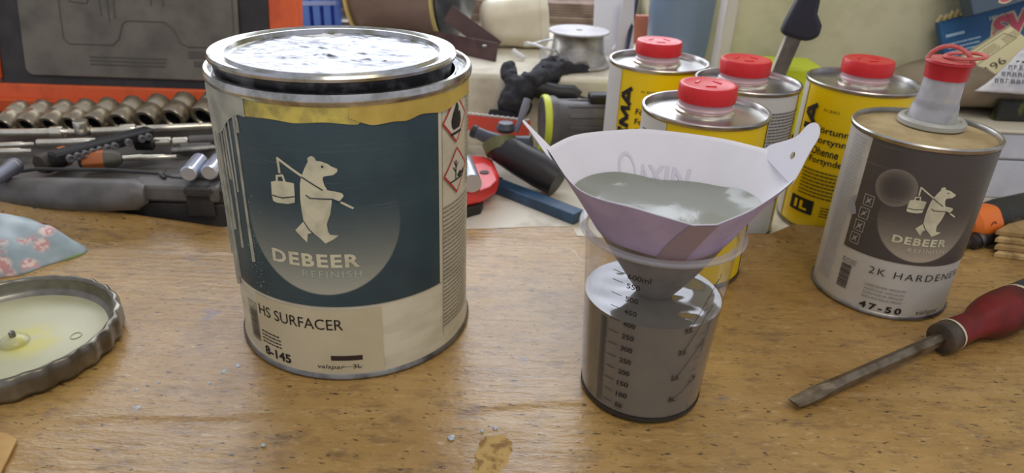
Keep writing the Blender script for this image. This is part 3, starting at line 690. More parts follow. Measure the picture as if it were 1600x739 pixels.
def art_right(r, t):
    strokes(Print(r, .25), 'EMA', -72.5, 72, -59, 126, 4.6).build('brand_lettering', BLACKP, t, 3)
    p = Print(r, .25)
    for i, s in enumerate(('Förtunning', 'Fortynning', 'Ohenne', 'Fortynder')): p.text(s, -54.8, 100.8-9.9*i-(0 if i < 3 else .0), -54.8+(44, 44, 27, 36)[i], 108.8-9.9*i, .016)
    p.text('Art. 38-0413', -51.5, 123.2, -36, 125.8); p.build('product_lettering', BLACKP, t, 3)
    p = Print(r, .25); p.lines(-59, 38, -20, 67, 8, .42, (1.5, 4.5), 21); p.build('small_print', M('print_olive', (92, 80, 22), .6), t, 3); p = Print(r, .25); p.lines(-32, 20, -15, 32, 4, .4, (1.5, 4), 22); p.build('small_print', M('print_olive', (92, 80, 22), .6), t, 3)
    p = Print(r, .25).rect(-65.5, 19.5, -39, 34.5); o = p.build('size_block', BLACKP, t, 3)
    Print(r, .45).text('1L', -60, 22.5, -45, 31.5, .05).build('size_lettering', YELLOW, o, 3)
thinner('yellow thinner can standing at the far left of the four, before the wire spool', .143, .735, .0495, .1475, YELLOW, [(-110, -47.5, WHITEL)], art_back_left, cap=(-.001, .004))
thinner('nearest thinner can, yellow and white, right behind the paper strainer', .153, .566, .0505, .1428, YELLOW, [(-110, -42, WHITEL), (55, 120, WHITEL)], art_front, cap=(.0, .003))
thinner('thinner can turned so its white text side faces forward, by the knife', .215, .665, .0480, .1475, WHITEL, [(46, 110, YELLOW), (-120, -25, YELLOW)], art_back_right, cap=(-.004, .004))
thinner('thinner can with the 1L mark, standing behind the hardener can', .331, .683, .0510, .1475, YELLOW, [(-150, -79, WHITEL)], art_right, cap=(.003, .006))

# ================================================================== SCREWDRIVER IN FRONT
a = P(1240, 630, .0035); b0 = P(1468, 530, .0125); d = (b0-a); L0 = d.length; dirn = d.normalized()
sd = thing('screwdriver', 'large worn flat-blade screwdriver with red handle on the cardboard', 'screwdriver', tuple(a))
mt = along((0, 0, 0), d)
# local z along the shaft; x is sideways, y up
g = G(); sec = [(0, .0052, .0010), (.012, .0060, .0016), (.022, .0062, .0028), (.034, .0052, .0042), (.046, .0047, .0047), (L0, .0047, .0047)]
vv = []; n = 6
for z, wx, wy in sec:
    for k in range(n): an = 2*PI*k/n+PI/6; vv.append((wx*math.cos(an)*1.06, wy*math.sin(an)*1.06, z))
ff = [(i*n+k, i*n+(k+1) % n, (i+1)*n+(k+1) % n, (i+1)*n+k) for i in range(len(sec)-1) for k in range(n)]+[tuple(range(n))[::-1]]
g.add(vv, ff, mt).build('shaft', M('worn_steel', (136, 124, 106), .36, .85, (92, 76, 56), 60, .4, .66), sd, bevel=.0004, smooth=False)
def seg(name, prof, m, n=48, rf=None, lab=None):
    o = G().lathe([(r, z+L0) for r, z in prof], n, mt, rf=rf).build(name, m, sd)
    if lab: o['label'] = lab
seg('collar', [(0, 0), (.0090, .0), (.0112, .0012), (.0116, .004), (.0116, .0118), (0, .0118)], M('collar_dark', (56, 48, 42), .5, 0, (84, 70, 54), 60))
seg('ring', [(.0119, .0116), (.0121, .0124), (.0119, .0136)], M('ring_pale', (206, 196, 170), .5))
HANDLE = M('worn_red_plastic', (120, 32, 30), .5, 0, (60, 26, 22), 30, .40, .66, bs=.25, bscale=80, spec=.3)
seg('handle', [(.0112, .0128), (.0114, .016), (.0106, .030), (.0106, .036), (.0118, .044), (.0150, .053), (.0170, .062), (.0176, .072), (.0174, .086), (.0166, .092), (0, .092)], HANDLE, 72, lambda a, r, z: 1+.018*math.cos(6*a))
seg('ring', [(.0166, .0915), (.0170, .0925), (.0168, .0945), (.0160, .095)], MATS['ring_pale'])
seg('end_cap', [(.0160, .0945), (.0168, .098), (.0166, .118), (.0150, .128), (.010, .133), (0, .134)], M('end_blue_black', (48, 56, 62), .45))

# ================================================================== SCALLOPED LID, CLOTH, SCRAP (left)
q = P(18, 537, .003)
cl = thing('pot_lid', 'scalloped grey metal pot lid lying upside down at the left edge', 'lid', (q.x, q.y, 0))
RL = .0700
rf = lambda a, r, z: 1+(.014*math.cos(26*a) if r > .0655 and z < .0205 else 0)*(1 if r > .067 else .4)
LM = M('lid_grey_metal', (150, 146, 134), .34, .85, (112, 106, 94), 26, bs=.1)
G().lathe([(0, .0004), (.060, .0004), (.0655, .001), (RL-.001, .0026), (RL, .006), (RL, .014), (RL-.0012, .0182), (RL-.0028, .0190), (RL-.0044, .0182), (RL-.0056, .0165), (RL-.0048, .0140), (RL-.0064, .0120), (RL-.0056, .0095), (RL-.0074, .0075), (.0600, .0055), (.058, .0045)], 208, rf=rf).build('rim', LM, cl, sharp=1.2)
def disc(u, v):
    a = 2*PI*u; r = .0605*v; return (r*math.cos(a), r*math.sin(a), .0044+.0012*v**10+.0006*(1-v))
def inmat():
    m, nt, b, o = nodes('lid_liner'); v = coords(nt)
    c = mixc(nt, ramp(nt, noise(nt, v, 14, 5), .35, .7), lin((192, 190, 154)), lin((174, 172, 138)))
    ds = nt.nodes.new('ShaderNodeVectorMath'); ds.operation = 'DISTANCE'; nt.links.new(v, ds.inputs[0]); ds.inputs[1].default_value = (.012, .002, .005)
    k = math_(nt, 'MULTIPLY', ramp(nt, ds.outputs['Value'], .026, .006), ramp(nt, noise(nt, v, 60, 4), .4, .62)); c = mixc(nt, math_(nt, 'MULTIPLY', k, .8, clamp=True), c, lin((206, 196, 62)))
    nt.links.new(c, b.inputs['Base Color']); b.inputs['Roughness'].default_value = .3; return m
LINER = inmat()
G().grid(disc, 96, 16, True).build('liner', LINER, cl)
bs_ = G().lathe([(.0098, .0046), (.0090, .0068), (.0064, .0088), (.0030, .0096), (0, .0097)], 48).build('centre_boss', LINER, cl, loc=(.003, -.0005, 0))
G().lathe([(.0020, .009), (.0021, .0128), (.0016, .0136), (.0008, .0132), (0, .013)], 20).build('screw_pin', STEELD, bs_)
G().tube([(.0395+.0034*math.cos(t*PI/6), .010+.0040*math.sin(t*PI/6), .0049) for t in range(12)], .0005, 6, closed=True).build('moulded_mark', LINER, cl)

cb = P(20, 372)
def cloth_mat():
    m, nt, b, o = nodes('floral_cloth'); v = coords(nt, 'Object')
    vo = nt.nodes.new('ShaderNodeTexVoronoi'); vo.inputs['Scale'].default_value = 62; nt.links.new(v, vo.inputs['Vector'])
    base = mixc(nt, ramp(nt, noise(nt, v, 16, 3), .42, .6), lin((192, 204, 208)), lin((146, 164, 170)))
    flo = math_(nt, 'MULTIPLY', ramp(nt, vo.outputs['Distance'], .5, .3), ramp(nt, noise(nt, v, 24, 2), .5, .56))
    c = mixc(nt, flo, base, mixc(nt, ramp(nt, noise(nt, v, 240, 2), .45, .55), lin((226, 206, 196)), lin((206, 150, 150))))
    gm = math_(nt, 'MULTIPLY', ramp(nt, noise(nt, v, 17, 3, .5, 1.0), .62, .68), .8); c = mixc(nt, gm, c, lin((146, 176, 100)))
    nt.links.new(c, b.inputs['Base Color']); b.inputs['Roughness'].default_value = .85; bump(nt, b, noise(nt, v, 500, 2), .3, .0006); return m
co = Vector((-.460, .527))
def cloth(u, v):
    a = 2*PI*u; rx, ry = .082, .052
    k = 1+.10*math.sin(3*a+.6)+.05*math.sin(7*a); r = v**.8
    x, y = rx*k*r*math.cos(a), ry*k*r*math.sin(a)
    z = .036*(1-v**2.4)+.007*mnoise.noise((x*24, y*34, 1))*(1-v**6)+.004*mnoise.noise((x*60+y*40, y*60, 2))*(1-v**6)
    return (x, y, max(z, .0004+.001*(1-v)))
o = G().grid(cloth, 90, 34, True).build('floral_cloth', cloth_mat(), None, solid=.001, offset=1, loc=(co.x, co.y, .0))
tag(o, 'crumpled pale blue floral cloth at the left edge behind the pot lid', 'cloth')
s0 = [P(-40, 672), P(14, 681), P(28, 690), P(4, 739), P(-10, 770), P(-60, 770)]
o = G().prism([(p.x, p.y) for p in s0], .0002, .0022).build('cardboard_scrap', M('scrap_card', (196, 158, 96), .7, 0, (180, 140, 80), 40), None, bevel=.0004)
tag(o, 'small torn cardboard scrap at the near left corner of the sheet', 'cardboard')

# ================================================================== TOOL CASE (left, open)
ANG = math.radians(1.5); TW, TD, TH = .388, .244, .045
TO = Vector((-.656, .5965, BT))
tc = thing('tool_case', 'open orange and black socket-set case with grubby grey lid insert, back left', 'tool case', tuple(TO), (0, 0, ANG))
ORANGE = M('case_orange', (226, 98, 46), .5, 0, (192, 76, 38), 26, .5, .75)
CASEBLK = M('case_black', (44, 41, 41), .55, 0, (58, 54, 52), 30)
TRAY = M('case_tray', (92, 88, 84), .5, 0, (70, 67, 64), 24, bs=.15, bscale=60)
def tl(x, y, z=0):  # case-local from world
    d = Vector((x-TO.x, y-TO.y, 0)); d.rotate(Matrix.Rotation(-ANG, 3, 'Z')); return Vector((d.x, d.y, z))
g = G().box((0, 0, 0), (TW, TD, .024))                                   # floor of the tray
g.box((0, 0, .024), (TW, .008, TH-.006)).box((0, TD-.008, .024), (TW, TD, TH)).box((0, .008, .024), (.008, TD-.008, TH)).box((TW-.008, .008, .024), (TW, TD-.008, TH))
g.build('base_shell', CASEBLK, tc, bevel=.002)
G().box((.008, .008, .0243), (TW-.008, TD-.008, .0265)).build('tray', TRAY, tc, bevel=.001)
# moulded front deck with the groove, and carrying-handle recess
g = G().prism([(.300, -.004), (.382, -.004), (.382, .054), (.352, .054), (.342, .044), (.334, .032), (.322, .022), (.300, .020)], .0265, .0425)
g.build('front_deck', MGREY, tc, bevel=.003)
pts = [(.318, .034, .0425), (.321, .026, .0427), (.326, .020, .0428), (.334, .0165, .0428), (.350, .0155, .0428), (.383, .0155, .0428)]
G().tube(pts, .0014, 6).build('groove_lip', DGREY, tc)
G().tube([(.165, .006, .030), (.190, -.002, .031), (.230, -.005, .032), (.280, -.006, .033), (.308, -.005, .034), (.316, -.004, .034)], [.009, .0150, .0170, .0170, .0160, .010], 14, flat=.9).build('carry_handle', MGREY, tc)
G().tube([(.150, .022, .036), (.20, .027, .043), (.27, .027, .0445), (.318, .022, .0445), (.328, .012, .044)], .0018, 6).build('handle_groove', DGREY, tc)
for x in (.350,):
    l = G().box((x, -.004, .012), (x+.026, .0, .036)).build('latch', CASEBLK, tc, bevel=.002); G().box((x+.002, -.008, .036), (x+.026, .002, .043)).build('latch_tab', DGREY, l, bevel=.0015)
# hinge rail in orange with clips and printed size tags
g = G().box((0, TD-.010, TH-.014), (TW, TD+.002, TH+.0015)); g.build('hinge_rail', ORANGE, tc, bevel=.001)
for i in range(10):
    x = .055+.0335*i; G().box((x, TD-.0112, TH-.012), (x+.013, TD-.0102, TH-.0085)).build('size_tag', M('silver_tag', (214, 206, 186), .35, .3), tc)
for x in (.145, .245, .325): G().box((x, TD-.014, TH-.016), (x+.028, TD-.0105, TH-.005)).build('clip', CASEBLK, tc, bevel=.001)
# lid, leaning back
lm = Matrix.Translation((0, TD+.003, TH)) @ Matrix.Rotation(math.radians(-13), 4, 'X')
LH = .235
ld = G().box((-.012, 0, -.002), (TW+.004, .038, .018), lm).box((-.012, 0, .022), (.032, .038, LH), lm).box((TW-.028, 0, .022), (TW+.004, .038, LH), lm).box((.010, 0, LH-.02), (TW-.016, .038, LH), lm).build('lid', ORANGE, tc, bevel=.003)
G().box((.030, .004, .014), (TW-.026, .036, LH-.018), lm).build('lid_frame', CASEBLK, ld, bevel=.004)
def rr(x0, z0, x1, z1, r, n=6):
    out = []
    for cx, cz, a0 in ((x1-r, z1-r, 0), (x0+r, z1-r, PI/2), (x0+r, z0+r, PI), (x1-r, z0+r, 1.5*PI)):
        out += [(cx+r*math.cos(a0+PI/2*k/n), cz+r*math.sin(a0+PI/2*k/n)) for k in range(n+1)]
    return out
fl = lm @ Matrix.Rotation(PI/2, 4, 'X')
G().prism(rr(.064, .0285, TW-.064, LH-.03, .010), -.0035, -.0005, fl @ Matrix.Translation((0, 0, .001))).build('lid_insert', M('grubby_grey', (116, 110, 98), .55, 0, (92, 86, 76), 22, .4, .66, bs=.2, bscale=50), ld, bevel=.001)
EMB = M('embossed_line', (88, 83, 74), .6)
def emb(pts, r=.0007): return G().tube([lm @ Vector((x, -.0008, z-.012)) for x, z in pts], r, 6).build('embossed_line', EMB, ld)
emb([(.112, LH-.04), (.114, .085), (.120, .079), (.172, .079), (.180, .086), (.186, .104), (.192, .108), (.236, .108), (.246, .100), (.254, .084), (.262, .080), (.318, .080), (.318, LH-.04)])
emb([(.118, .150), (.126, .128), (.146, .126), (.156, .150)]); emb([(.160, .150), (.162, .112)]); emb([(.170, .150), (.171, .106)]); emb([(.178, .150), (.178, .110)]); emb([(.222, .150), (.222, .126)]); emb([(.236, .150), (.236, .126)])
pm = lm @ Matrix.Rotation(PI/2, 4, 'X')
FD = M('faded_dark', (88, 82, 74), .6); Print(None, 1.2).rect(262, 54.5, 318, 63).build('faded_bar', FD, ld, mat4=pm)
p = Print(None, 1.2); p.lines(143, 42, 242, 55, 3, .45, (5, 14), 5); p.build('faded_print', FD, ld, mat4=pm); Print(None, 1.2).lines(268, 43, 318, 51, 1, .85, (4, 6), 6).build('faded_lettering', FD, ld, mat4=pm)

# things in the case
def inC(px, py, z=.038): q = P(px, py, z); return q
grp = 'chrome sockets in the back row of the case'
def make_socket(r, L):
    t = thing('socket', 'x', 'socket', group=grp)
    G().lathe([(r*.62, .002), (r*.70, 0), (r*.95, 0), (r, .0015), (r, L*.45), (r*.95, L*.5), (r*.95, L*.54), (r, L*.58), (r, L-.002), (r*.92, L), (0, L)], 32).build('sleeve', M('socket_chrome', (188, 176, 154), .26, .8, (140, 130, 112), 60, .45, .7), t)
    G().lathe([(r*.70, .0012), (r*.60, .003), (r*.60, .010), (0, .010)], 12).build('bore', M('socket_bore', (26, 24, 23), .6), t)
    return t
names = ['first at the frame edge', 'second from the left', 'third from the left', 'fourth from the left', 'fifth, behind the T-bar post', 'sixth from the left', 'seventh from the left', 'eighth from the left', 'ninth, nearest the paint can']
for i, (px, py, r) in enumerate([(6, 190, .0118), (42, 189, .0120), (78, 189, .0122), (112, 188, .0124), (148, 187, .0128), (188, 185, .0132), (229, 183, .0138), (271, 181, .0144), (318, 179, .0150)]):
    r *= 1.0; q = P(px, py, .040); t = make_socket(r, .038); t.location = (q.x, q.y-.004, .022+r+.0005-.0)
    t.rotation_euler = (-PI/2+.34, 0, ANG-.16); t.location.z = .0225+r*1.0
    t['label'] = 'chrome socket in the case back row, '+names[i]
def bar(name, label, a, b, r, mat=None, cat='tool', ends=True, group=None):
    a, b = Vector(a), Vector(b); L = (b-a).length
    t = thing(name, label, cat, tuple(a), along((0, 0, 0), b-a).to_euler(), group)
    G().lathe([(0, 0), (r*.85, 0), (r, .001), (r, L-.012), (r*.7, L-.010), (r*.7, L), (0, L)] if ends else [(0, 0), (r*.85, 0), (r, .001), (r, L-.001), (r*.85, L), (0, L)], 20).build('shank', mat or CHROME, t)
    return t
z_ = .036
bx = bar('extension_bar', 'long chrome extension bar lying in front of the left sockets', P(-30, 208, z_), P(118, 206, z_), .0045)
G().lathe([(.0062, 0), (.0066, .001), (.0066, .012), (.0062, .013)], 20).build('collar', CHROME, bx, loc=(0, 0, .07))
bx = bar('extension_bar', 'chrome extension bar running right from the upright post to the paint can', P(142, 205, z_), P(345, 196, z_), .0042)
G().lathe([(.006, 0), (.0064, .001), (.0064, .015), (.006, .016)], 20).build('collar', CHROME, bx, loc=(0, 0, .03))
q = P(131, 214, .030); t = thing('sliding_head', 'short chrome upright T-bar head standing before the sockets', 'tool', (q.x, q.y, .0225))
G().lathe([(0, 0), (.0072, 0), (.0078, .001), (.0078, .025), (.0072, .0265), (0, .0265)], 28).build('post', CHROME, t); G().lathe([(.0079, .010), (.0082, .011), (.0082, .014), (.0079, .015)], 28).build('collar', STEELD, t)
bar('chrome_bar', 'chrome rod lying under the black bit rail, left part', P(58, 223, .033), P(150, 221, .033), .0040, ends=False)
bar('chrome_bar', 'polished rod end at the left frame edge, upper of two', P(-20, 228, .032), P(54, 225, .032), .0032)
bar('chrome_bar', 'polished rod end at the left frame edge, lower of two', P(-20, 237, .032), P(50, 236, .032), .0034)
bar('chrome_bar', 'thin bright rod right of the orange-marked driver handle', P(194, 247, .032), P(276, 245, .032), .0030)
bar('chrome_bar', 'dull rod running under the paint can behind the two shiny sockets', P(268, 236, .030), P(352, 230, .030), .0036, STEELD)
for i, (x0, x1, lb) in enumerate(((240, 268, 'left'), (270, 294, 'right'))):
    a = P(x0, 222, .033); b = P(x1, 221, .033)
    bar('bit_socket', 'small chrome bit socket behind the tray, %s one of the pair' % lb, a, b, .0052, ends=False, cat='socket')
bar('driver_shank', 'dark flat spinner shank beside the small bit sockets', P(295, 219, .033), P(335, 217, .033), .0050, MGREY, ends=False)
bar('tray_holder', 'black bit holder clip lying in front of the small bit sockets', P(212, 226, .033), P(240, 226, .033), .0060, BLACK, ends=False)
bar('flat_key', 'long grey rounded key lying in front of the small bit sockets', P(282, 230, .030), P(330, 228, .030), .0040, MGREY, ends=False)
for i, (a, b) in enumerate((((294, 272), (312, 250)), ((326, 270), (343, 249)))):
    bar('deep_socket', 'shiny deep socket tinted with blue daylight on the front deck, %s one' % ('left', 'right')[i], P(*a, .0495), P(*b, .0495), .0075, M('bright_socket', (206, 214, 232), .22, .7), 'socket', False)  # blue of the reflected daylight is put into the base colour
# black bit rail with bit heads
a, b = P(80, 248, .046), P(236, 206, .046); L = (b-a).length
br = thing('bit_rail', 'black bit rail with ten grey bit heads lying diagonally across the case', 'bit rail', tuple(a), basis((0, 0, 0), b-a, (0, 1, .0)).to_euler())
G().box((0, -.0085, -.006), (L, .0085, .006)).build('rail', BLACK, br, bevel=.003)
for i in range(12):
    if i in (7, 9): continue
    x = .012+(L-.022)*i/11; G().lathe([(.0042, 0), (.0040, .0025), (.0026, .003), (.0022, .0012), (0, .0012)][::1], 14, Matrix.Translation((x, -.0092, -.001)) @ Matrix.Rotation(PI/2, 4, 'X')).build('bit', M('bit_grey', (132, 130, 132), .4, .6), br)
# driver with orange mark
a, b = P(122, 252, .036), P(192, 247, .036); L = (b-a).length
t = thing('hand_driver', 'olive-grey driver handle with an orange mark lying below the bit rail', 'screwdriver', tuple(a), along((0, 0, 0), b-a).to_euler())
G().lathe([(0, 0), (.006, .001), (.0085, .008), (.0098, L*.35), (.0098, L*.6), (.0085, L*.85), (.005, L-.001), (0, L)], 24, rf=lambda a, r, z: 1+.05*math.cos(6*a)).build('grip', M('olive_grip', (84, 82, 70), .5), t)
G().lathe([(.0101, L*.12), (.0103, L*.14), (.0103, L*.58), (.0101, L*.6)], 24, rf=lambda a, r, z: 1+.05*math.cos(6*a)).build('orange_mark', M('orange_mark_mat', (176, 98, 46), .5), t)
G().lathe([(0, L), (.0026, L), (.0026, L+.018), (0, L+.018)], 12).build('shank', CHROME, t)
# second driver under the rail (left) and ratchet head at the frame edge
a, b = P(60, 258, .036), P(112, 240, .036); L = (b-a).length
t = thing('hand_driver', 'dark brown driver handle crossing under the left end of the bit rail', 'screwdriver', tuple(a), along((0, 0, 0), b-a).to_euler())
G().lathe([(0, 0), (.009, .001), (.0105, .006), (.0095, L*.5), (.0098, L-.008), (.006, L), (0, L)], 24, rf=lambda a, r, z: 1+.05*math.cos(6*a)).build('grip', M('brown_grip', (66, 58, 50), .5), t)
G().lathe([(.0103, L*.62), (.0104, L*.64), (.0104, L*.8), (.0103, L*.82)], 24).build('orange_mark', MATS['orange_mark_mat'], t)
a, b = P(-25, 292, .047), P(24, 258, .047); L = (b-a).length
t = thing('ratchet', 'blue-grey steel ratchet handle end at the left frame edge', 'ratchet', tuple(a), along((0, 0, 0), b-a).to_euler())
G().lathe([(0, 0), (.005, .001), (.0062, L*.3), (.0066, L*.7), (.0075, L*.85), (.0075, L), (0, L)], 24).build('handle', M('blue_steel', (104, 106, 116), .4, .5), t)
G().lathe([(.0076, L*.86), (.0079, L*.87), (.0079, L*.9), (.0076, L*.91)], 24).build('ring', STEELD, t)

# ================================================================== THINGS BEHIND THE CANS
# red saw blade
a, b = PY(722, 186, .80), PY(828, 198, .80)
mt = basis(a, b-a, (0, 0, 1)); L = (b-a).length; n = 26; pts = [(0, -.012), (L, -.014)]+[(L-L*(i+.5*k)/n, .006+.0022*k) for i in range(n) for k in (0, 1)]+[(0, .006)]
sw = thing('saw', 'red toothed saw blade leaning behind the black blow gun', 'saw', tuple(a)); M0 = Matrix.Translation(-a) @ mt
G().prism(pts, -.0012, .0012, M0).build('blade', M('saw_red', (214, 84, 66), .45), sw, smooth=False)
G().prism([(L*i/n+.001, .0065) for i in range(n)]+[(L*i/n+.001, .0080+.001*(i % 2)) for i in range(n-1, -1, -1)], -.0016, .0016, M0).build('teeth', M('saw_teeth', (206, 196, 190), .4, .5), sw, smooth=False)
G().box((-.05, -.016, -.006), (0, .010, .006), M0).build('handle', BLACK, sw, bevel=.003)
# lime-trimmed grey power tool lying on its side
pw = thing('power_tool', 'grey cylindrical power tool with lime trim lying behind the strainer', 'power tool')
a, b = PY(838, 190, .80), PY(985, 190, .815); L = (b-a).length
pw.location = a; mt = along((0, 0, 0), b-a)
PG = M('tool_grey', (96, 94, 98), .42, 0, (82, 80, 84), 40); LIME = M('tool_lime', (206, 216, 70), .45)
G().lathe([(0, .006), (.0285, .006), (.030, .011), (.030, .020), (.0265, .026), (.0255, .05), (.0255, .082), (.0235, .092), (.0235, L), (0, L)], 48, mt).build('housing', PG, pw)
G().lathe([(.0286, .0062), (.0306, .0066), (.0314, .009), (.0310, .013), (.0298, .0145)], 48, mt).build('trim_ring', LIME, pw)
for k in range(12):
    an = 2*PI*k/12; G().box((-.0022, .0256, .034), (.0022, .0268, .078), mt @ Matrix.Rotation(an, 4, 'Z')).build('rib', PG, pw, bevel=.0006)
G().lathe([(.0242, .086), (.0262, .088), (.0262, .098), (.0242, .100)], 48, mt).build('rear_band', LIME, pw)
kn = G().lathe([(0, 0), (.006, 0), (.0065, .001), (.0065, .005), (0, .006)], 20, mt @ Matrix.Translation((.0, -.0295, .010)) @ Matrix.Rotation(PI/2, 4, 'X')).build('lock_knob', LIME, pw)
G().box((-.010, .022, .060), (.010, .034, .10), mt).build('switch_block', BLACK, pw, bevel=.003)
# black blow gun with grey lever
bg = thing('blow_gun', 'black pistol-grip blow gun with grey lever lying before the lime-trimmed tool', 'spray gun')
q0 = PY(795, 232, .745); bg.location = q0
def lp(px, py, Y): return PY(px, py, Y)-q0
G().tube([lp(738, 204, .765), lp(760, 214, .76), lp(790, 226, .752), lp(830, 226, .745)], [.0065, .0075, .010, .010], 14).build('barrel', M('gun_slate', (66, 68, 80), .4), bg)
G().tube([lp(780, 230, .745), lp(812, 248, .735), lp(848, 268, .722), lp(872, 284, .712)], [.016, .0185, .0195, .017], 18).build('grip', M('gun_black', (34, 32, 36), .45), bg)
G().tube([lp(780, 222, .75), lp(784, 238, .742)], [.0195, .0175], 18).build('grip_band', M('gun_band', (96, 98, 62), .5), bg)
G().tube([lp(807, 204, .745), lp(813, 188, .742), lp(821, 166, .742), lp(824, 154, .744)], [.0045, .0055, .0075, .006], 12, flat=.6).build('lever', M('lever_grey', (132, 134, 148), .4, .3), bg)
G().lathe([(0, 0), (.009, .0), (.011, .004), (.008, .010), (0, .011)], 20, Matrix.Translation(lp(790, 205, .752))).build('valve_cap', M('gun_slate', (66, 68, 80)), bg)
G().lathe([(.0062, 0), (.0075, .001), (.0075, .006), (.0062, .007)], 18, along(lp(737, 203.5, .7655), lp(760, 214, .76))).build('nozzle', BLACK, bg)
# blue flat bar
a, b = P(766, 282, .004), P(905, 336, .004); L = (b-a).length
t = thing('blue_bar', 'flat blue steel bar lying on the bench under the blow gun', 'bar', tuple(a), basis((0, 0, 0), b-a, (0, 1, 0)).to_euler())
G().box((0, -.009, -.008), (L, .009, .003)).build('bar', M('bar_blue', (52, 84, 116), .45, 0, (40, 66, 92), 40), t, bevel=.0012)
G().box((.004, -.0095, -.0075), (.010, .0095, .0034)).build('end_band', M('bar_band', (40, 54, 70), .5), t)
# red blister tool holder
rq = P(742, 300, BT)
t = thing('red_tool_holder', 'small red plastic holder with shiny metal roller beside the paint can', 'holder', (rq.x, rq.y, BT))
def rl(px, py, z): q = P(px, py, z); return (q.x-rq.x, q.y-rq.y)
G().prism([rl(x, y, .022) for x, y in ((716, 306), (752, 298), (776, 284), (780, 274), (770, 252), (756, 247), (736, 246), (716, 262))], .012, .030).build('tray', M('holder_red', (226, 62, 56), .4), t, bevel=.004)
G().prism([rl(x, y, .012) for x, y in ((714, 322), (752, 312), (756, 304), (714, 306))], 0, .0115).build('foot', BLACK, t, bevel=.002)
G().prism([rl(x, y, .032) for x, y in ((736, 250), (756, 248), (768, 254), (776, 274), (766, 284), (750, 290))], .0302, .0318).build('pink_plate', M('holder_pink', (232, 118, 122), .45), t, bevel=.0006)
a = Vector((*rl(738, 286, .034), .038)); b = Vector((*rl(726, 254, .034), .038))
G().rod(a, b, .0095, 24).build('roller', M('bright_socket', (210, 216, 230)), t)
q = rl(757, 262, .033); G().lathe([(.0042, 0), (.0048, .0006), (.0048, .0012), (0, .0013)], 18).build('hole_plug', BLACK, t, loc=(q[0], q[1], .0316))

# ---------------------------------------------------------------- on the window sill
# black work glove over the sill edge
gl = thing('work_glove', 'black knitted work glove draped over the sill edge', 'glove', (0, 0, 0))
q0 = PY(840, 120, .872); gl.location = q0
def gp(px, py, Y): return PY(px, py, Y)-q0
GB = M('glove_black', (34, 34, 40), .8, 0, (48, 48, 54), 90, bs=.5, bscale=500)
def skin(name, chains, parent, mat, sub=2):
    """one continuous skinned surface grown from chains of (point, radius); chains share points by index"""
    me = bpy.data.meshes.new(name); vs = []; es = []; rs = []; idx = {}
    for ch in chains:
        last = None
        for pt, r in ch:
            key = tuple(round(c, 5) for c in pt)
            if key not in idx: idx[key] = len(vs); vs.append(pt); rs.append(r)
            if last is not None: es.append((last, idx[key]))
            last = idx[key]
    me.from_pydata([tuple(v) for v in vs], es, []); me.materials.append(mat)
    o = bpy.data.objects.new(name, me); COL.objects.link(o); o.parent = parent
    m = o.modifiers.new('skin', 'SKIN'); m.use_smooth_shade = True
    for i, r in enumerate(rs): me.skin_vertices[0].data[i].radius = (r, r)
    me.skin_vertices[0].data[0].use_root = True
    s = o.modifiers.new('s', 'SUBSURF'); s.levels = sub; s.render_levels = sub; return o
pal = [(gp(789, 184, .846), 0.0165), (gp(796, 162, .852), 0.0171), (gp(812, 142, .858), 0.0183), (gp(838, 126, .868), 0.0171), (gp(864, 114, .882), 0.0140)]
ch = [pal]
ch.append([pal[4], (gp(886, 107, .900), 0.0104), (gp(906, 107, .905), 0.0095), (gp(924, 108, .91), 0.0085)])
ch.append([pal[4], (gp(884, 101, .915), 0.0098), (gp(904, 100, .93), 0.0088), (gp(920, 102, .94), 0.0081)])
ch.append([pal[3], (gp(850, 106, .893), 0.0104), (gp(866, 98, .915), 0.0095), (gp(882, 96, .93), 0.0085)])
ch.append([pal[2], (gp(800, 124, .868), 0.0116), (gp(793, 111, .880), 0.0110), (gp(803, 101, .893), 0.0092)])
ch.append([pal[1], (gp(816, 164, .850), 0.0134), (gp(826, 178, .846), 0.0116)])
ch.append([pal[3], (gp(846, 142, .862), 0.0116), (gp(858, 150, .858), 0.0098)])
gb = skin('glove_body', ch, gl, GB, 3)
tx = bpy.data.textures.new('folds', 'CLOUDS'); tx.noise_scale = .014; dm = gb.modifiers.new('folds', 'DISPLACE'); dm.texture = tx; dm.strength = .009; dm.mid_level = .5
cuf = G().tube([gp(789, 176, .8475), gp(787.5, 184, .845), gp(787, 190, .844)], [.019, .0205, .0205], 20).build('cuff', M('glove_cuff', (26, 26, 32), .85), gl)
# black cable/tool behind the power tool
t = thing('black_tool_handle', 'black handle lying behind the power tool with its thin cable', 'tool'); q0 = PY(880, 150, .862); t.location = q0
G().tube([gp(850, 158, .85)+gl.location-q0, PY(872, 146, .855)-q0, PY(895, 147, .855)-q0, PY(903, 153, .853)-q0], [.008, .011, .011, .009], 14).build('handle', BLACK, t)
G().tube([PY(903, 150, .853)-q0, PY(918, 154, .85)-q0, PY(945, 158, .845)-q0, PY(985, 165, .84)-q0], .0016, 8).build('cable', M('cable_brown', (86, 78, 70), .5), t)

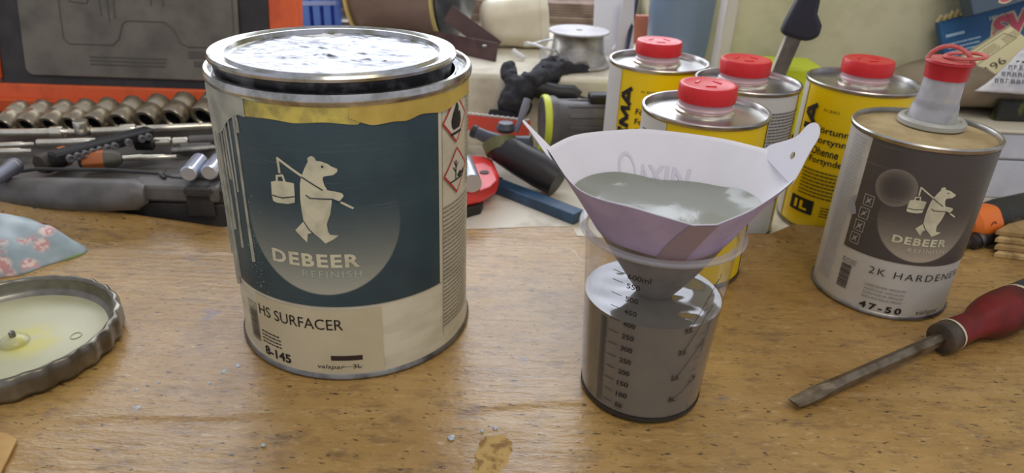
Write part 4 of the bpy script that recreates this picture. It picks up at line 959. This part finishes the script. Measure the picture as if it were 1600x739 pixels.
# wire spool in clear film
q = P(897, 102, SILLZ+.001)
ws = thing('wire_spool', 'spool of bright steel wire standing on the sill in clear film', 'spool', (q.x+.004, q.y+.010, SILLZ+.001), (0, 0, 0)); ws.scale = (.92, .92, .92)
G().lathe([(0, 0), (.047, 0), (.048, .001), (.048, .003), (.047, .004), (.032, .004), (.032, .0445), (.0375, .0445), (.0425, .0448), (.0428, .046), (.0422, .0472), (.005, .0474), (.0048, .046), (0, .046)], 64).build('spool', M('spool_grey', (186, 182, 184), .5, .1, (164, 160, 162), 30), ws)
pr = []
for i in range(33): pr += [(.0355+.0085*math.exp(-i/9.), .0045+.00120*i), (.0350+.0085*math.exp(-i/9.), .0051+.00120*i)]
G().lathe([(.032, .0042)]+pr+[(.032, .0444)], 48).build('wire_coil', M('wire_steel', (196, 192, 184), .3, .75, (150, 146, 138), 40), ws)
G().tube([(-.050+.026*math.cos(t), -.004+.022*math.sin(t), .026+.004*math.sin(t*2)) for t in [i*2*PI/24 for i in range(24)]], .0018, 8, closed=True).build('film_loop', CLEARISH, ws)
def filmfn(u, v):
    a = PI*1.15+PI*.75*u if False else 2*PI*u; r = .049+.006*mnoise.noise((math.cos(a)*2, math.sin(a)*2, v*2))+.004*v*0
    return (r*1.06*math.cos(a), r*math.sin(a), .002+.022*v*(1+.35*math.sin(3*a)))
G().grid(filmfn, 60, 8, True).build('clear_film', CLEAR2, ws)
o = G().tube([PY(802, 79, .96), PY(808, 84, .955), PY(819, 91, .95)], .0035, 10).build('white_plug', M('plug_white', (224, 222, 220), .5)); tag(o, 'short white plastic plug lying on the sill between bottle and glove', 'plug')
# leaning white plates
for i, (x0, x1, xt0, xt1, yb, Yt, c, lb) in enumerate(((926, 962, 930, 985, 80, 1.03, (222, 222, 228), 'front white plate leaning behind the wire spool, rounded corner'), (960, 982, 975, 992, 88, 1.06, (196, 192, 196), 'second pale grey plate leaning behind the front white plate'))):
    b0, b1 = P(x0, yb+4, SILLZ+.001), P(x1+8, yb+4, SILLZ+.001); Y0 = b0.y
    t0, t1 = PY(xt0, -14, Y0+.03), PY(xt1, -14, Y0+.03)
    v = [b0, b1, t1, t0]; nn = (b1-b0).cross(t0-b0).normalized()*.003
    g = G().add([tuple(p) for p in v]+[tuple(p-nn) for p in v], [(0, 1, 2, 3), (7, 6, 5, 4), (0, 4, 5, 1), (1, 5, 6, 2), (2, 6, 7, 3), (3, 7, 4, 0)])
    tag(g.build('leaning_plate', M('plate_%d' % i, c, .4), None, bevel=.001), lb, 'plate')
a, b = P(975, 98, SILLZ+.0005), PY(996, -8, 1.03)
t = thing('dark_ruler', 'thin dark blue strip standing against the pale plates', 'strip', tuple(a)); d = b-a
G().tube([(0, 0, 0), d], [.003, .003], 4).build('strip', M('strip_navy', (44, 46, 74), .5), t)
# terracotta tile behind the jar
a = P(990, 88, SILLZ+.001)
o = G().box((a.x, 1.10, SILLZ+.0005), (a.x+.07, 1.112, SILLZ+.040)).build('terracotta_tile', M('terracotta', (196, 122, 92), .7, 0, (176, 104, 78), 30), None, bevel=.001); tag(o, 'terracotta tile standing at the back of the sill left of the tall jar', 'tile')
# tall glassy jar
q = P(1066, 96, SILLZ)
jr = thing('tall_jar', 'tall bluish clear jar with dark blue lid behind the thinner cans', 'jar', (q.x-.004, q.y+.03, SILLZ))
def jar_mat():
    m, nt, b, o = nodes('jar_blue'); b.inputs['Base Color'].default_value = (*lin((168, 188, 212)), 1); b.inputs['Roughness'].default_value = .12; b.inputs['Transmission Weight'].default_value = .55; b.inputs['IOR'].default_value = 1.2; return m
G().lathe([(0, .001), (.038, .001), (.041, .004), (.0425, .02), (.045, .088), (.0455, .098), (.044, .100), (.0415, .098), (.0385, .006), (0, .005)], 64).build('glass', jar_mat(), jr)
G().lathe([(.046, .092), (.0475, .094), (.0475, .112), (.045, .116), (0, .117)], 64).build('lid', M('jar_lid_blue', (38, 58, 122), .4), jr)
for zz in (.086, .089): G().lathe([(.0450, zz), (.0461, zz+.0008), (.0450, zz+.0016)], 64).build('ring', jar_mat(), jr)
o = G().box((.236, 1.0, SILLZ), (.2505, 1.012, .28)).build('wooden_strip', M('strip_brown', (150, 98, 72), .6, 0, (120, 78, 58), 30, stretch=(1, 1, .2)), None, bevel=.001); tag(o, 'narrow reddish-brown wooden strip standing right of the tall jar', 'wood')

# brown angle bracket
ab = thing('angle_bracket', 'brown painted angle bracket on the sill between drum and white bottle', 'bracket'); q0 = P(776, 86, SILLZ); ab.location = q0
def seg2(p0, p1, hw, th):
    p0, p1 = p0-q0, p1-q0; mt = basis(p0, p1-p0, (0, .2, 1)); L = (p1-p0).length
    return G().box((0, -hw, -th), (L, hw, th), mt)
BRN = M('bracket_brown', (84, 62, 60), .5, 0, (66, 48, 48), 40)
seg2(PY(700, 20, .99), PY(776, 76, .99), .0115, .0018).build('upper_arm', BRN, ab, bevel=.0008)
seg2(P(678, 62, SILLZ+.012), P(776, 82, SILLZ+.012), .012, .0018).build('lower_arm', BRN, ab, bevel=.0008)
G().lathe([(0, 0), (.003, 0), (.0028, .0018), (0, .002)], 14, Matrix.Translation(P(757, 73, SILLZ+.028)-q0)).build('rivet', STEELD, ab)
# drum with steel band
dr = thing('metal_drum', 'brown metal drum with yellowed rim and grey flank lying on the sill', 'drum'); a, b = Vector((-.236, 1.115, .164)), Vector((-.108, 1.090, .164)); dr.location = a
mt = along((0, 0, 0), b-a); L = (b-a).length; RD_ = .084
G().lathe([(0, .0), (RD_-.006, .0), (RD_-.004, .004), (RD_-.003, L-.004), (RD_-.006, L), (0, L)], 96, mt).build('shell', M('drum_brown', (136, 118, 112), .4, .35, (112, 92, 84), 7, .4, .65, stretch=(1, 1, 1)), dr)
for z0 in (0, L-.004): G().lathe([(RD_-.003, z0), (RD_+.0006, z0+.001), (RD_+.0006, z0+.005), (RD_-.003, z0+.006)], 96, mt).build('rim', M('drum_rim', (200, 184, 118), .4, .4), dr)
G().lathe([(RD_-.008, L), (RD_-.006, L+.004), (RD_-.012, L+.016), (RD_-.030, L+.030), (RD_-.050, L+.036), (0, L+.036)], 96, mt).build('flank', M('drum_flank', (112, 116, 122), .3, .5, (84, 86, 94), 18), dr)
for s_ in (-1, 1): G().box((-.006, RD_-.006, L*.3), (.006, RD_+.002, L*.6), mt @ Matrix.Rotation(PI+.5*s_, 4, 'Z')).build('foot', BRN, dr)
# white plastic bottle lying
a, b = PY(752, 55, 1.03), PY(850, 38, 1.045)
bt = thing('white_bottle', 'white plastic bottle lying on its side on the sill behind the bracket', 'bottle'); 
a.z = SILLZ+.032; b.z = SILLZ+.041; bt.location = a; mt = along((0, 0, 0), b-a); L = (b-a).length
WB = M('bottle_white', (236, 228, 204), .4, 0, (222, 212, 184), 20)
def rsq(a_, r, z): c = max(abs(math.cos(a_)), abs(math.sin(a_))); return min(1.0, .93/c) if r > .01 else 1
G().lathe([(0, 0), (.022, 0), (.030, .006), (.033, .015), (.0335, .03), (.036, .045), (.040, .06), (.041, L-.004), (.039, L), (0, L)], 48, mt, rf=rsq).build('body', WB, bt, sharp=1)
G().lathe([(0, -.0006), (.0065, -.0006), (.0065, .001)], 20, mt @ Matrix.Translation((.010, -.012, 0))).build('drain_hole', M('hole_dark', (70, 56, 48), .6), bt)
G().lathe([(.0412, L-.012), (.0420, L-.010), (.0412, L-.008)], 48, mt, rf=rsq).build('moulded_rib', WB, bt, sharp=1)
# blue basket
bq = P(480, 42, SILLZ); bk = thing('blue_basket', 'blue slatted plastic basket standing on the sill behind the case lid', 'basket', (bq.x+.012, bq.y+.005, SILLZ+.001), (0, 0, .35))
BB = M('basket_blue', (96, 142, 232), .4); W_, D_, H_ = .062, .07, .10
for i in range(5): G().box((-W_/2+i*W_/4-.005, -D_/2-.0012, .0), (-W_/2+i*W_/4+.005, -D_/2+.0012, H_)).build('slat', BB, bk)
for i in range(5): G().box((-W_/2-.0012, -D_/2+i*D_/4-.005, 0), (-W_/2+.0012, -D_/2+i*D_/4+.005, H_)).box((W_/2-.0012, -D_/2+i*D_/4-.005, 0), (W_/2+.0012, -D_/2+i*D_/4+.005, H_)).build('slat', BB, bk)
for z0 in (.0, .036, .092): G().box((-W_/2-.003, -D_/2-.003, z0), (W_/2+.003, -D_/2+.0, z0+.007)).box((-W_/2-.003, D_/2, z0), (W_/2+.003, D_/2+.003, z0+.007)).box((-W_/2-.003, -D_/2, z0), (-W_/2, D_/2, z0+.007)).box((W_/2, -D_/2, z0), (W_/2+.003, D_/2, z0+.007)).build('band', M('basket_band', (160, 184, 240), .4), bk, bevel=.001)
G().box((-W_/2, -D_/2, .0), (W_/2, D_/2, .003)).build('bottom', M('basket_deep', (52, 92, 196), .5), bk); G().box((-W_/2+.004, -D_/2+.012, .003), (W_/2-.004, D_/2-.004, .07)).build('inner_liner', MATS['basket_deep'], bk)
o = G().tube([P(475, 45, SILLZ+.003), P(495, 42, SILLZ+.004), P(512, 37, SILLZ+.004), P(548, 37, SILLZ+.004)], [.003, .003, .0025, .003], 8).build('brown_cord', M('cord_brown', (120, 84, 70), .6)); tag(o, 'short brown cord lying before the blue basket', 'cord')
# stacked boards at the back of the sill
for i in range(9):
    z0 = SILLZ+.0005+.0042*i; x0 = -.36+rnd.uniform(-.01, .01); c = rnd.choice([(150, 128, 116), (186, 172, 158), (124, 106, 100), (168, 150, 136)])
    o = G().box((x0, 1.205+rnd.uniform(0, .006), z0), (.19+rnd.uniform(-.02, .008), 1.275, z0+.0034)).build('stacked_board', M('stack_%d' % (c[0]), c, .7, 0, tuple(int(k*.8) for k in c), 40, stretch=(1, 1, 1)), None)
    tag(o, 'thin weathered board in the flat stack at the sill back, '+('bottom one', 'second from the bottom', 'third from the bottom', 'fourth from the bottom', 'middle one', 'fourth from the top', 'third from the top', 'second from the top', 'topmost one')[i], 'board', 'stacked boards at the back of the sill')
# dark jumble behind the basket
o = G().box((-.40, 1.19, SILLZ), (-.37, 1.26, .18)).box((-.37, 1.2, SILLZ+.0001), (-.365, 1.25, .16)).build('dark_case', M('dark_case_mat', (58, 54, 66), .5), None, bevel=.003); tag(o, 'dark narrow case standing in the shade behind the blue basket', 'case')

# ================================================================== RIGHT BACKGROUND
# knife standing behind the cans
a, b, c = PY(1216, 118, .79), PY(1242, 54, .79), PY(1268, -30, .79)
kf = thing('knife', 'black-handled knife standing upright behind the thinner cans', 'knife'); kf.location = a
d = (b-a).normalized(); mt = basis((0, 0, 0), d, (-1, .15, 0)); Lb = (b-a).length
G().prism([(-.06, -.006), (Lb+.01, -.0085), (Lb+.01, .0085), (-.06, .010), (-.075, .004)], -.001, .001, mt).build('blade', M('knife_steel', (128, 122, 116), .35, .9, (100, 94, 88), 40), kf, smooth=False)
G().prism([(-.06, .0085), (Lb+.008, .0075), (Lb+.008, .0092), (-.06, .0106)], -.0013, .0013, mt).build('edge', M('knife_edge_highlight', (232, 230, 226), .3), kf, smooth=False)  # highlight along the blade edge, put in as plain white colour
hp = [(Lb-.004, -.013), (Lb+.004, -.024), (Lb+.016, -.022), (Lb+.026, -.013), (Lb+.040, -.010), (Lb+.09, -.014), (Lb+.12, -.012), (Lb+.12, .012), (Lb+.08, .015), (Lb+.04, .012), (Lb+.010, .016), (Lb-.003, .016)]
G().prism(hp, -.009, .009, mt).build('handle', M('knife_handle', (34, 36, 48), .45), kf, bevel=.005)
# lime box and black base behind
q = PY(1225, 150, .80); t = thing('lime_case', 'lime green plastic case with black base behind the white-faced thinner can', 'case', (q.x, q.y, BT))
G().prism([(-.05, .02), (.05, .02), (.05, .08), (-.05, .08)], .045, .126).build('shell', M('lime_plastic', (204, 218, 44), .4), t, bevel=.004)
G().prism([(-.052, .019), (.052, .019), (.052, .082), (-.052, .082)], .096, .101).build('lip', MATS['lime_plastic'], t, bevel=.001)
G().box((-.052, .022, 0), (.052, .08, .0448)).build('base', M('lime_base', (54, 50, 50), .5), t, bevel=.004)
# white box at right with taupe roll
wb = thing('white_box', 'white lidded cardboard box standing right of the hardener can', 'box', (.497, .76, BT), (0, 0, .0))
WBX = M('box_white', (206, 208, 216), .45, 0, (190, 192, 202), 14)
G().box((0, 0, 0), (.3, .14, .046)).build('lower_half', WBX, wb, bevel=.002); G().box((-.002, -.002, .0472), (.302, .142, .0775)).build('lid', WBX, wb, bevel=.003)
G().box((-.003, -.004, .0778), (.303, .143, .0815)).build('lip', M('box_lip', (214, 206, 184), .5), wb, bevel=.0015)
def roll(u, v):
    a = 2*PI*v; x = .44+.36*u; r = .0255+.003*mnoise.noise((x*12, math.cos(a), math.sin(a))); e = min(1, 7*u+.05)**.5
    return (x, .85-.012*u+r*1.8*e*math.cos(a), .1052+.016*u*0+r*e*math.sin(a)*1.0)
o = G().grid(roll, 40, 24).build('taupe_bag', M('taupe_cloth', (150, 136, 116), .8, 0, (128, 114, 96), 16, bs=.4, bscale=60), None); tag(o, 'rolled taupe cloth bag lying on the white box', 'bag')
# green-black packet
a = PY(1560, 172, .79); o = G().box((a.x, .79, .0772), (a.x+.14, .80, .101)).build('green_packet', M('packet_green', (96, 104, 36), .5, 0, (34, 34, 30), 40, .42, .5), None, bevel=.002); tag(o, 'dark green packet under the white bag on the right', 'packet')
# blue cartons leaning on the wall
CB = M('carton_blue', (34, 100, 152), .4, 0, (28, 88, 138), 20); CT = M('carton_slate', (74, 92, 108), .5)
def carton(label, o0, ox, oy, w_, h_, d_, mat):
    mt = basis(o0, ox, oy); t = thing('blue_carton', label, 'carton', tuple(o0), mt.to_euler())
    G().box((0, 0, -d_), (w_, h_, 0)).build('box', mat, t, bevel=.001); return t
def bubble(parent, s, u0, v0, u1, v1, skew, slope=0., eps=.3):
    v, f = text_mesh(s, .05); xs = [p[0] for p in v]; ys = [p[1] for p in v]; x0, x1, y0, y1 = min(xs), max(xs), min(ys), max(ys)
    v2, f2 = text_mesh(s, .12); P2 = Print(None, eps)
    tr = lambda p: (u0+(p[0]-x0)/(x1-x0)*(u1-u0)+skew*(p[1]-y0), v0+(p[1]-y0)/(y1-y0)*(v1-v0)+slope*(p[0]-x0)/(x1-x0)*(u1-u0))
    P2.raw([tr(p) for p in v2], f2).build('letter_outline', M('outline_cream', (214, 196, 160), .5), parent)
    Print(None, eps+.3).raw([tr(p) for p in v], f).build('lettering', M('letter_red', (206, 84, 104), .5), parent)
A = PY(1480, 122, .885); Bx = PY(1600, 94, .885); Ay = PY(1461, 36, .905)
c1 = carton('blue carton with red SVIN lettering leaning on the wall, lower one', A, Bx-A, Ay-A, .21, (Ay-A).length, .012, CB)
hh = (Ay-A).length*1000
bubble(c1, 'SVINTO', 56, hh*.44, 186, hh*.84, 7, .06)
p = Print(None, .3); p.lines(6, hh*.12, 46, hh*.62, 7, .36, (3, 8), 4); p.rect(5, hh*.70, 27, hh*.75); p.build('small_print', M('print_ice', (176, 206, 222), .5), c1); Print(None, .3).text('150 g', 57, hh*.80, 71, hh*.88, .04).build('weight_lettering', WHITEP, c1)
A2 = PY(1521, 24, .862); B2 = PY(1600, 2, .862); Y2 = PY(1500, -26, .875)
c2 = carton('slate-blue carton lying above the lower one, cut by the frame', A2, B2-A2, Y2-A2, .20, .075, .025, CT)
bubble(c2, 'SVINTO', 30, 5, 130, 26, 6)
a = PY(1478, 33, .905); g = G()
for k in range(7): g.tube([PY(1464+9*k, 34-2.6*k, .904), PY(1470+9*k, 25-2.6*k+2*math.sin(k*2), .903), PY(1476+9*k, 30-2.6*k, .904)], .0022, 6)
tag(g.build('steel_wool_pad', M('pad_cream', (198, 182, 130), .8), None), 'cream fringe of a scouring pad poking out above the lower blue carton', 'pad')
# cream printed card
A = PY(1512, 143, .815); Bx = PY(1622, 74, .815); Ay = PY(1480, 108, .85)
mt = basis(A, Bx-A, Ay-A); t = thing('cream_card', 'cream printed card with black number leaning between carton and white bag', 'card', tuple(A), mt.to_euler())
wd, hg = (Bx-A).length, (Ay-A).length*1.12
G().box((0, 0, -.0012), (wd, hg, 0)).build('card', M('card_cream', (222, 214, 170), .5), t)
p = Print(None, .2); W2 = wd*1000; H2 = hg*1000
p.text('108196', 6, 5, 50, 15, .01); p.line([(20, H2-6), (W2-10, H2-6), (W2-6, H2-20), (24, H2-22), (20, H2-6)], .7); p.build('lettering', M('print_umber', (84, 76, 62), .6), t)
p = Print(None, .2); p.lines(42, H2-19, 58, H2-9, 6, .5, (2, 5), 2); p.lines(64, H2-19, 82, H2-9, 6, .5, (2, 5), 3); p.rect(0, H2-2.6, W2, H2-.4); p.build('small_print', M('print_khaki', (168, 158, 122), .6), t)
# white plastic bag
A = PY(1522, 142, .775); Bx = PY(1650, 150, .775); Ay = PY(1552, 60, .80)
mt = basis(A, Bx-A, Ay-A); t = thing('white_bag', 'crinkled white plastic bag with black print on the right', 'bag', tuple(A), mt.to_euler())
wd, hg = (Bx-A).length, (Ay-A).length*1.15
def bagf(u, v):
    x = (u*wd)+(.058*v**.8*(1-u)); y = v*hg*(.86+.14*u)
    return (x, y, .006*math.sin(u*PI)*math.sin(min(1, v*1.2)*PI)+.003*mnoise.noise((x*45, y*60, 2))+.0015*mnoise.noise((x*120, y*120, 5)))
G().grid(bagf, 40, 30).build('film', M('bag_white', (222, 222, 226), .3, 0, (206, 206, 214), 30), t, solid=.0012)
p = Print(None, 8.5)
for i, (u0, n, sd_) in enumerate(((38, 4, 1), (30, 7, 2), (23, 8, 3), (16, 9, 4), (46, 3, 6))):
    r_ = random.Random(sd_)
    y = 31-7.5*i if i < 4 else 43
    for k in range(n):
        x = u0+i*0+k*6.0; hh_ = 4.6 if i else 2.6
        p.rect(x, y, x+1.1, y+hh_); p.rect(x+1.1, y+hh_-1.0, x+3.6, y+hh_)
        if r_.random() < .7: p.rect(x+1.1, y+hh_*.42, x+3.2, y+hh_*.42+.9)
        if r_.random() < .6: p.rect(x+1.1, y, x+3.7, y+.9)
        if r_.random() < .6: p.rect(x+2.9, y, x+3.9, y+hh_*.9)
p.build('black_print', M('print_charcoal', (62, 62, 66), .6), t)
# orange-black screwdriver handle and wood offcut at right
a, b = P(1508, 352, .018), P(1640, 318, .020); L = (b-a).length
t = thing('screwdriver', 'orange and black screwdriver handle lying behind the hardener can', 'screwdriver', tuple(a), along((0, 0, 0), b-a).to_euler())
G().lathe([(0, 0), (.010, .0006), (.0155, .005), (.0175, .013), (.0175, .026), (.0160, .036), (.0155, .044), (0, .044)], 40).build('orange_end', M('handle_orange', (236, 122, 44), .42), t)
G().lathe([(.0158, .030), (.0172, .034), (.0180, .045), (.0175, .075), (.0165, L), (0, L)], 40, rf=lambda a, r, z: 1+.05*math.cos(5*a)).build('black_grip', M('grip_black', (42, 42, 38), .5, 0, (86, 84, 66), 40, .55, .7), t)
G().lathe([(.0030, 0), (.0045, .0006), (.0045, .0012), (.0030, .0012)], 16, Matrix.Translation((-.0155, .004, .016)) @ Matrix.Rotation(-PI/2, 4, 'Y')).build('hang_hole', M('hole_rust', (150, 66, 26), .6), t)
a, b = P(1512, 380, .007), P(1640, 340, .007); L = (b-a).length
t = thing('dark_chisel', 'dark tool with black handle lying in the shade under the orange handle', 'tool', tuple(a), along((0, 0, 0), b-a).to_euler())
G().lathe([(0, -.03), (.004, -.03), (.0045, 0), (.008, .002), (.0085, .05), (.008, L), (0, L)], 20).build('handle', M('tool_dark', (40, 34, 32), .5), t)
G().lathe([(.0088, .01), (.0090, .012), (.0088, .016)], 20).build('ring', STEELD, t)
w0 = P(1560, 404, 0); t = thing('wood_offcut', 'pale split wood offcut lying at the right frame edge', 'wood', (w0.x, w0.y, 0))
wp = [P(1551, 402, .0), P(1600, 372, .0), P(1690, 372, .0), P(1690, 450, 0), P(1600, 408, .0)]
for k in range(4):
    g = G().prism([(p.x-w0.x+.002*k, p.y-w0.y+.0055*k) for p in wp[:3]+wp[3:]], .0003+.0052*k, .0050+.0052*k); g.build('ply_layer', M('ply_%d' % (k % 2), ((204, 176, 122), (176, 146, 98))[k % 2], .7, 0, (156, 128, 84), 30, stretch=(4, 1, 1)), t, bevel=.0006)
